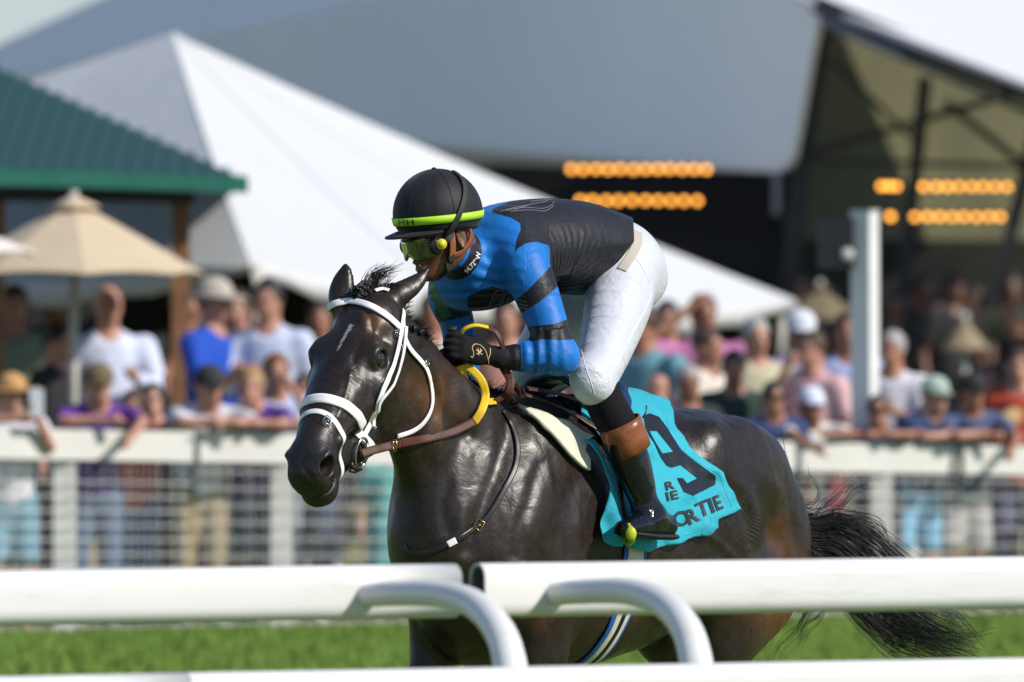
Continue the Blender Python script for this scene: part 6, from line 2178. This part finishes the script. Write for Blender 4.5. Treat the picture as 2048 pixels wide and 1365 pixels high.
FR = lambda px, d=.42: Df(px) + (d if d > .55 else .17)        # front row, leaning on the far rail
G1 = 'spectators at the far rail'; G2 = 'spectators standing behind the front row'
CROWD = [
    # px, head y, D, label, kw
    (22, 805, FR(22), 'spectator in straw hat and pale top raising a phone, at the left edge', dict(shirt=(.62, .60, .66), pants=(.16, .32, .42), short=True, hat='brim', hatc=(.46, .26, .10), arms=('rail', 'phone'), yaw=10, phone=True, hair='brown', lean=.25, group=G1, shoes=(.35, .2, .15))),
    (196, 790, FR(196), 'spectator in purple shirt and visor leaning over the rail, arm hanging down', dict(shirt=(.10, .025, .24), pants=(.08, .13, .22), hat='cap', hatc=(.13, .095, .05), arms=('rail', 'hang'), yaw=12, lean=.45, group=G1, hair='brown')),
    (268, 835, FR(268, .7), 'spectator in coral sweater with one arm raised beside the purple-shirted visor wearer', dict(shirt=(.62, .13, .10), pants=(.10, .18, .33), arms=('down', 'up'), yaw=-15, hair='brown_long', skin=0, group=G1, lean=.3)),
    (306, 812, FR(306, .9), 'dark-haired girl peering over the rail left of the black-capped man', dict(shirt=(.03, .03, .035), pants=(.05, .045, .04), hair='black_long', skin=2, yaw=0, group=G1)),
    (418, 795, FR(418, .38), 'man in black cap and grey T-shirt with forearms crossed on the rail', dict(shirt=(.46, .47, .52), pants=(.30, .24, .15), hat='cap', hatc=(.025, .025, .028), arms=('rail', 'rail'), yaw=20, lean=.55, group=G1, hair='brown')),
    (503, 795, FR(503, .40), 'blond boy in purple shirt with a wristband leaning on the rail', dict(shirt=(.07, .025, .20), pants=(.04, .07, .14), hair='blond', arms=('rail', 'rail'), yaw=-10, lean=.5, short=True, group=G1)),
    (552, 760, FR(552, .75), 'bearded red-faced man in lavender shirt resting his chin on a hand', dict(shirt=(.38, .42, .62), pants=(.14, .16, .20), hair='red', skin=0, arms=('down', 'face'), yaw=10, lean=.3, group=G1)),
    (610, 800, FR(610, .9), 'person in white shirt with an arm on the rail, half behind the horse\'s head', dict(shirt=(.55, .55, .58), pants=(.05, .07, .12), hair='brown', arms=('out', 'rail'), yaw=-20, skin=1, group=G1, lean=.2)),
    # second row left
    (28, 612, 70, 'woman with dark hair and sage green dress folding her arms near the left edge', dict(shirt=(.17, .22, .15), pants=(.17, .22, .15), skirt=True, hair='brown_long', skin=1, arms=('fold', 'fold'), yaw=10, group=G2)),
    (112, 690, 66.5, 'balding man in black shirt turned right, below the tan umbrella', dict(shirt=(.014, .015, .018), pants=(.02, .02, .03), hair='black', skin=0, yaw=60, group=G2)),
    (108, 605, 76, 'figure in dark jacket and green cap in the shade of the tan umbrella', dict(shirt=(.012, .014, .016), pants=(.02, .02, .02), hat='cap', hatc=(.01, .12, .075), hair='black', skin=3, yaw=0, group=G2)),
    (216, 612, 67, 'tall balding man in light blue and white shirt under the tan umbrella', dict(shirt=(.55, .60, .78), pants=(.28, .24, .16), hair=None, skin=0, sleeves='long', arms=('down', 'drink'), yaw=10, group=G2, wide=1.1)),
    (368, 615, 71, 'person in black with hand raised to the face by the timber post', dict(shirt=(.014, .014, .016), pants=(.36, .32, .25), hair='black', skin=1, arms=('face', 'drink'), yaw=35, group=G2)),
    (424, 604, 67.5, 'man in royal blue polo and brimmed hat facing right', dict(shirt=(.004, .06, .42), pants=(.03, .03, .05), hat='brim', hatc=(.42, .38, .33), hair='brown', arms=('drink', 'drink'), yaw=55, skin=0, group=G2)),
    (476, 618, 73, 'person in red and white striped top behind the royal blue polo', dict(shirt=(.55, .05, .06), pants=(.04, .04, .05), hair='brown', skin=2, yaw=-10, group=G2)),
    (538, 600, 67.5, 'dark-haired man in pale blue checked shirt left of the horse\'s head', dict(shirt=(.48, .55, .72), pants=(.06, .07, .12), hair='black', skin=0, sleeves='long', yaw=-15, arms=('drink', 'down'), group=G2)),
    (640, 640, 74, 'dark-clothed spectator just behind the horse\'s ears', dict(shirt=(.015, .016, .02), pants=(.02, .02, .03), hair='black', skin=1, group=G2)),
    (866, 625, 72, 'spectator in cream shirt between the horse\'s ear and the blue sleeve', dict(shirt=(.50, .48, .38), pants=(.05, .05, .06), hair='brown', skin=1, arms=('fold', 'fold'), group=G2)),
    (1012, 640, 69, 'bare-shouldered woman in peach top framed under the jockey\'s chest', dict(shirt=(.62, .30, .22), pants=(.3, .3, .3), hair='brown', skin=0, sleeves='none', group=G2, wide=1.15)),
    (1058, 655, 74, 'spectator in grey shirt behind the peach-topped woman', dict(shirt=(.10, .10, .12), pants=(.05, .05, .06), hair='black', skin=3, group=G2)),
    (1105, 770, FR(1105, .6), 'spectator in coral top seen under the jockey\'s forearm', dict(shirt=(.62, .16, .14), pants=(.1, .1, .2), hair='blond', skin=0, arms=('fold', 'fold'), group=G1, lean=.1)),
    (1150, 760, FR(1150, .9), 'spectator in white top between the jockey\'s knees', dict(shirt=(.62, .60, .66), pants=(.1, .1, .2), hair='brown', skin=2, group=G1)),
    (778, 1000, FR(778, 1.1), 'small child in teal dress seen through the mesh below the horse\'s throat', dict(shirt=(.10, .42, .40), pants=(.10, .42, .40), skirt=True, hair='blond', skin=2, group=G1)),
    # right of the jockey
    (1290, 655, 66.5, 'broad man in teal shirt just right of the jockey\'s thigh', dict(shirt=(.12, .28, .34), pants=(.05, .05, .07), hair='brown', skin=1, yaw=-40, wide=1.25, group=G2)),
    (1334, 640, 75, 'spectator in magenta patterned top behind the teal shirt', dict(shirt=(.34, .06, .18), pants=(.05, .05, .06), hair='black', skin=1, group=G2)),
    (1316, 790, FR(1316, .8), 'pink-faced bald man low behind the saddle cloth', dict(shirt=(.10, .10, .14), pants=(.05, .05, .07), hair=None, skin=0, group=G1)),
    (1405, 630, 70, 'man in pink shirt raising an arm to shade his face', dict(shirt=(.40, .14, .30), pants=(.05, .05, .06), hair='brown', skin=4, arms=('brow', 'down'), yaw=20, wide=1.2, group=G2)),
    (1412, 700, 65.8, 'man in cream T-shirt in profile in front of the pink shirt', dict(shirt=(.58, .54, .47), pants=(.08, .08, .1), hair='brown', skin=1, yaw=50, group=G2)),
    (1376, 775, FR(1376, .9), 'grey-haired head low above the horse\'s croup', dict(shirt=(.02, .025, .03), pants=(.03, .03, .03), hair='grey', skin=4, yaw=20, group=G1)),
    (1468, 745, FR(1468, 1.3), 'person in black top with a lanyard above the horse\'s rump', dict(shirt=(.02, .04, .03), pants=(.03, .03, .03), hair='black', skin=4, yaw=0, group=G2)),
    (1510, 678, 67, 'grey-haired man in khaki and cream shirt looking down', dict(shirt=(.42, .40, .28), pants=(.1, .1, .1), hair='grey', skin=0, yaw=20, arms=('drink', 'drink'), wide=1.15, group=G2)),
    (1600, 668, 68, 'man in white cap and lavender shirt facing the track', dict(shirt=(.30, .20, .36), pants=(.05, .05, .08), hat='cap', hatc=(.62, .64, .72), hair='brown', skin=4, yaw=10, group=G2)),
    (1628, 706, 66, 'person in pink and white top beside the man in white cap', dict(shirt=(.60, .38, .40), pants=(.2, .03, .05), hair='brown', skin=0, yaw=-35, arms=('face', 'down'), group=G2)),
    (1694, 668, 67, 'tall person in light blue shirt partly behind the white pole', dict(shirt=(.36, .42, .64), pants=(.45, .08, .10), hair='brown', skin=4, sleeves='long', yaw=0, wide=1.15, group=G2)),
    (1786, 705, 66.5, 'person in white blouse with bare arms right of the white pole', dict(shirt=(.62, .62, .68), pants=(.5, .5, .55), hair='grey', skin=1, yaw=-20, arms=('down', 'drink'), group=G2)),
    (1756, 845, FR(1756, .5), 'low head with sunglasses against the right of the white pole', dict(shirt=(.03, .05, .12), pants=(.05, .05, .06), hair='brown', skin=1, glasses=True, arms=('rail', 'rail'), lean=.3, group=G1)),
    (1548, 815, FR(1548, .5), 'dark-haired man in sunglasses and navy shirt behind the rail', dict(shirt=(.02, .045, .14), pants=(.05, .05, .06), hair='black', skin=1, glasses=True, lean=.25, yaw=10, group=G1)),
    (1620, 835, FR(1620, .45), 'man in white cap and white T-shirt resting a hand on the rail', dict(shirt=(.58, .56, .54), pants=(.15, .15, .18), hat='cap', hatc=(.60, .64, .80), hair='brown', skin=4, arms=('hang', 'rail'), yaw=25, lean=.4, group=G1)),
    (1866, 815, FR(1866, .42), 'man in grey-green cap and navy polo with forearms along the rail', dict(shirt=(.015, .035, .10), pants=(.18, .42, .62), short=True, hat='cap', hatc=(.34, .42, .38), hair='brown', skin=0, arms=('rail', 'rail'), yaw=40, lean=.5, wide=1.15, group=G1)),
    (1944, 805, FR(1944, .48), 'man in black cap and blue-grey shirt with a bracelet, right of the navy polo', dict(shirt=(.06, .08, .16), pants=(.42, .40, .40), short=True, hat='cap', hatc=(.018, .018, .02), hair='black', skin=1, arms=('rail', 'hang'), yaw=20, lean=.4, group=G1)),
    (1990, 770, FR(1990, .9), 'person in khaki shirt reaching forward near the right edge', dict(shirt=(.34, .24, .11), pants=(.12, .10, .08), hair='brown', skin=4, arms=('out', 'rail'), yaw=-20, group=G1)),
    (2040, 740, FR(2040, .7), 'person in orange and purple top cut off by the right edge', dict(shirt=(.45, .06, .03), pants=(.1, .1, .2), hair='brown', skin=0, yaw=-10, group=G1)),
]
for px_, hy_, D_, lb_, kw in CROWD:
    person(px_, hy_, D_, lb_, **kw)
# people sitting in the shade of the stand
rc_ = random.Random(11)
SH = [(1600, 560), (1660, 590), (1745, 560), (1790, 610), (1840, 560), (1875, 620), (1905, 565), (1950, 600), (1985, 640), (2020, 570), (2035, 640), (1820, 680), (1890, 700), (1980, 710)]
wh = ['topmost left', 'beside the white pole', 'just above the white pole', 'right of the white pole', 'behind a dark column', 'near the small tan umbrella', 'above the small tan umbrella', 'right of the small tan umbrella', 'beside the right column', 'high at the right edge', 'mid height at the right edge', 'low, right of the white pole', 'low, under the small tan umbrella', 'low by the right edge']
nm = ['black', 'navy', 'charcoal', 'olive', 'brown', 'slate']
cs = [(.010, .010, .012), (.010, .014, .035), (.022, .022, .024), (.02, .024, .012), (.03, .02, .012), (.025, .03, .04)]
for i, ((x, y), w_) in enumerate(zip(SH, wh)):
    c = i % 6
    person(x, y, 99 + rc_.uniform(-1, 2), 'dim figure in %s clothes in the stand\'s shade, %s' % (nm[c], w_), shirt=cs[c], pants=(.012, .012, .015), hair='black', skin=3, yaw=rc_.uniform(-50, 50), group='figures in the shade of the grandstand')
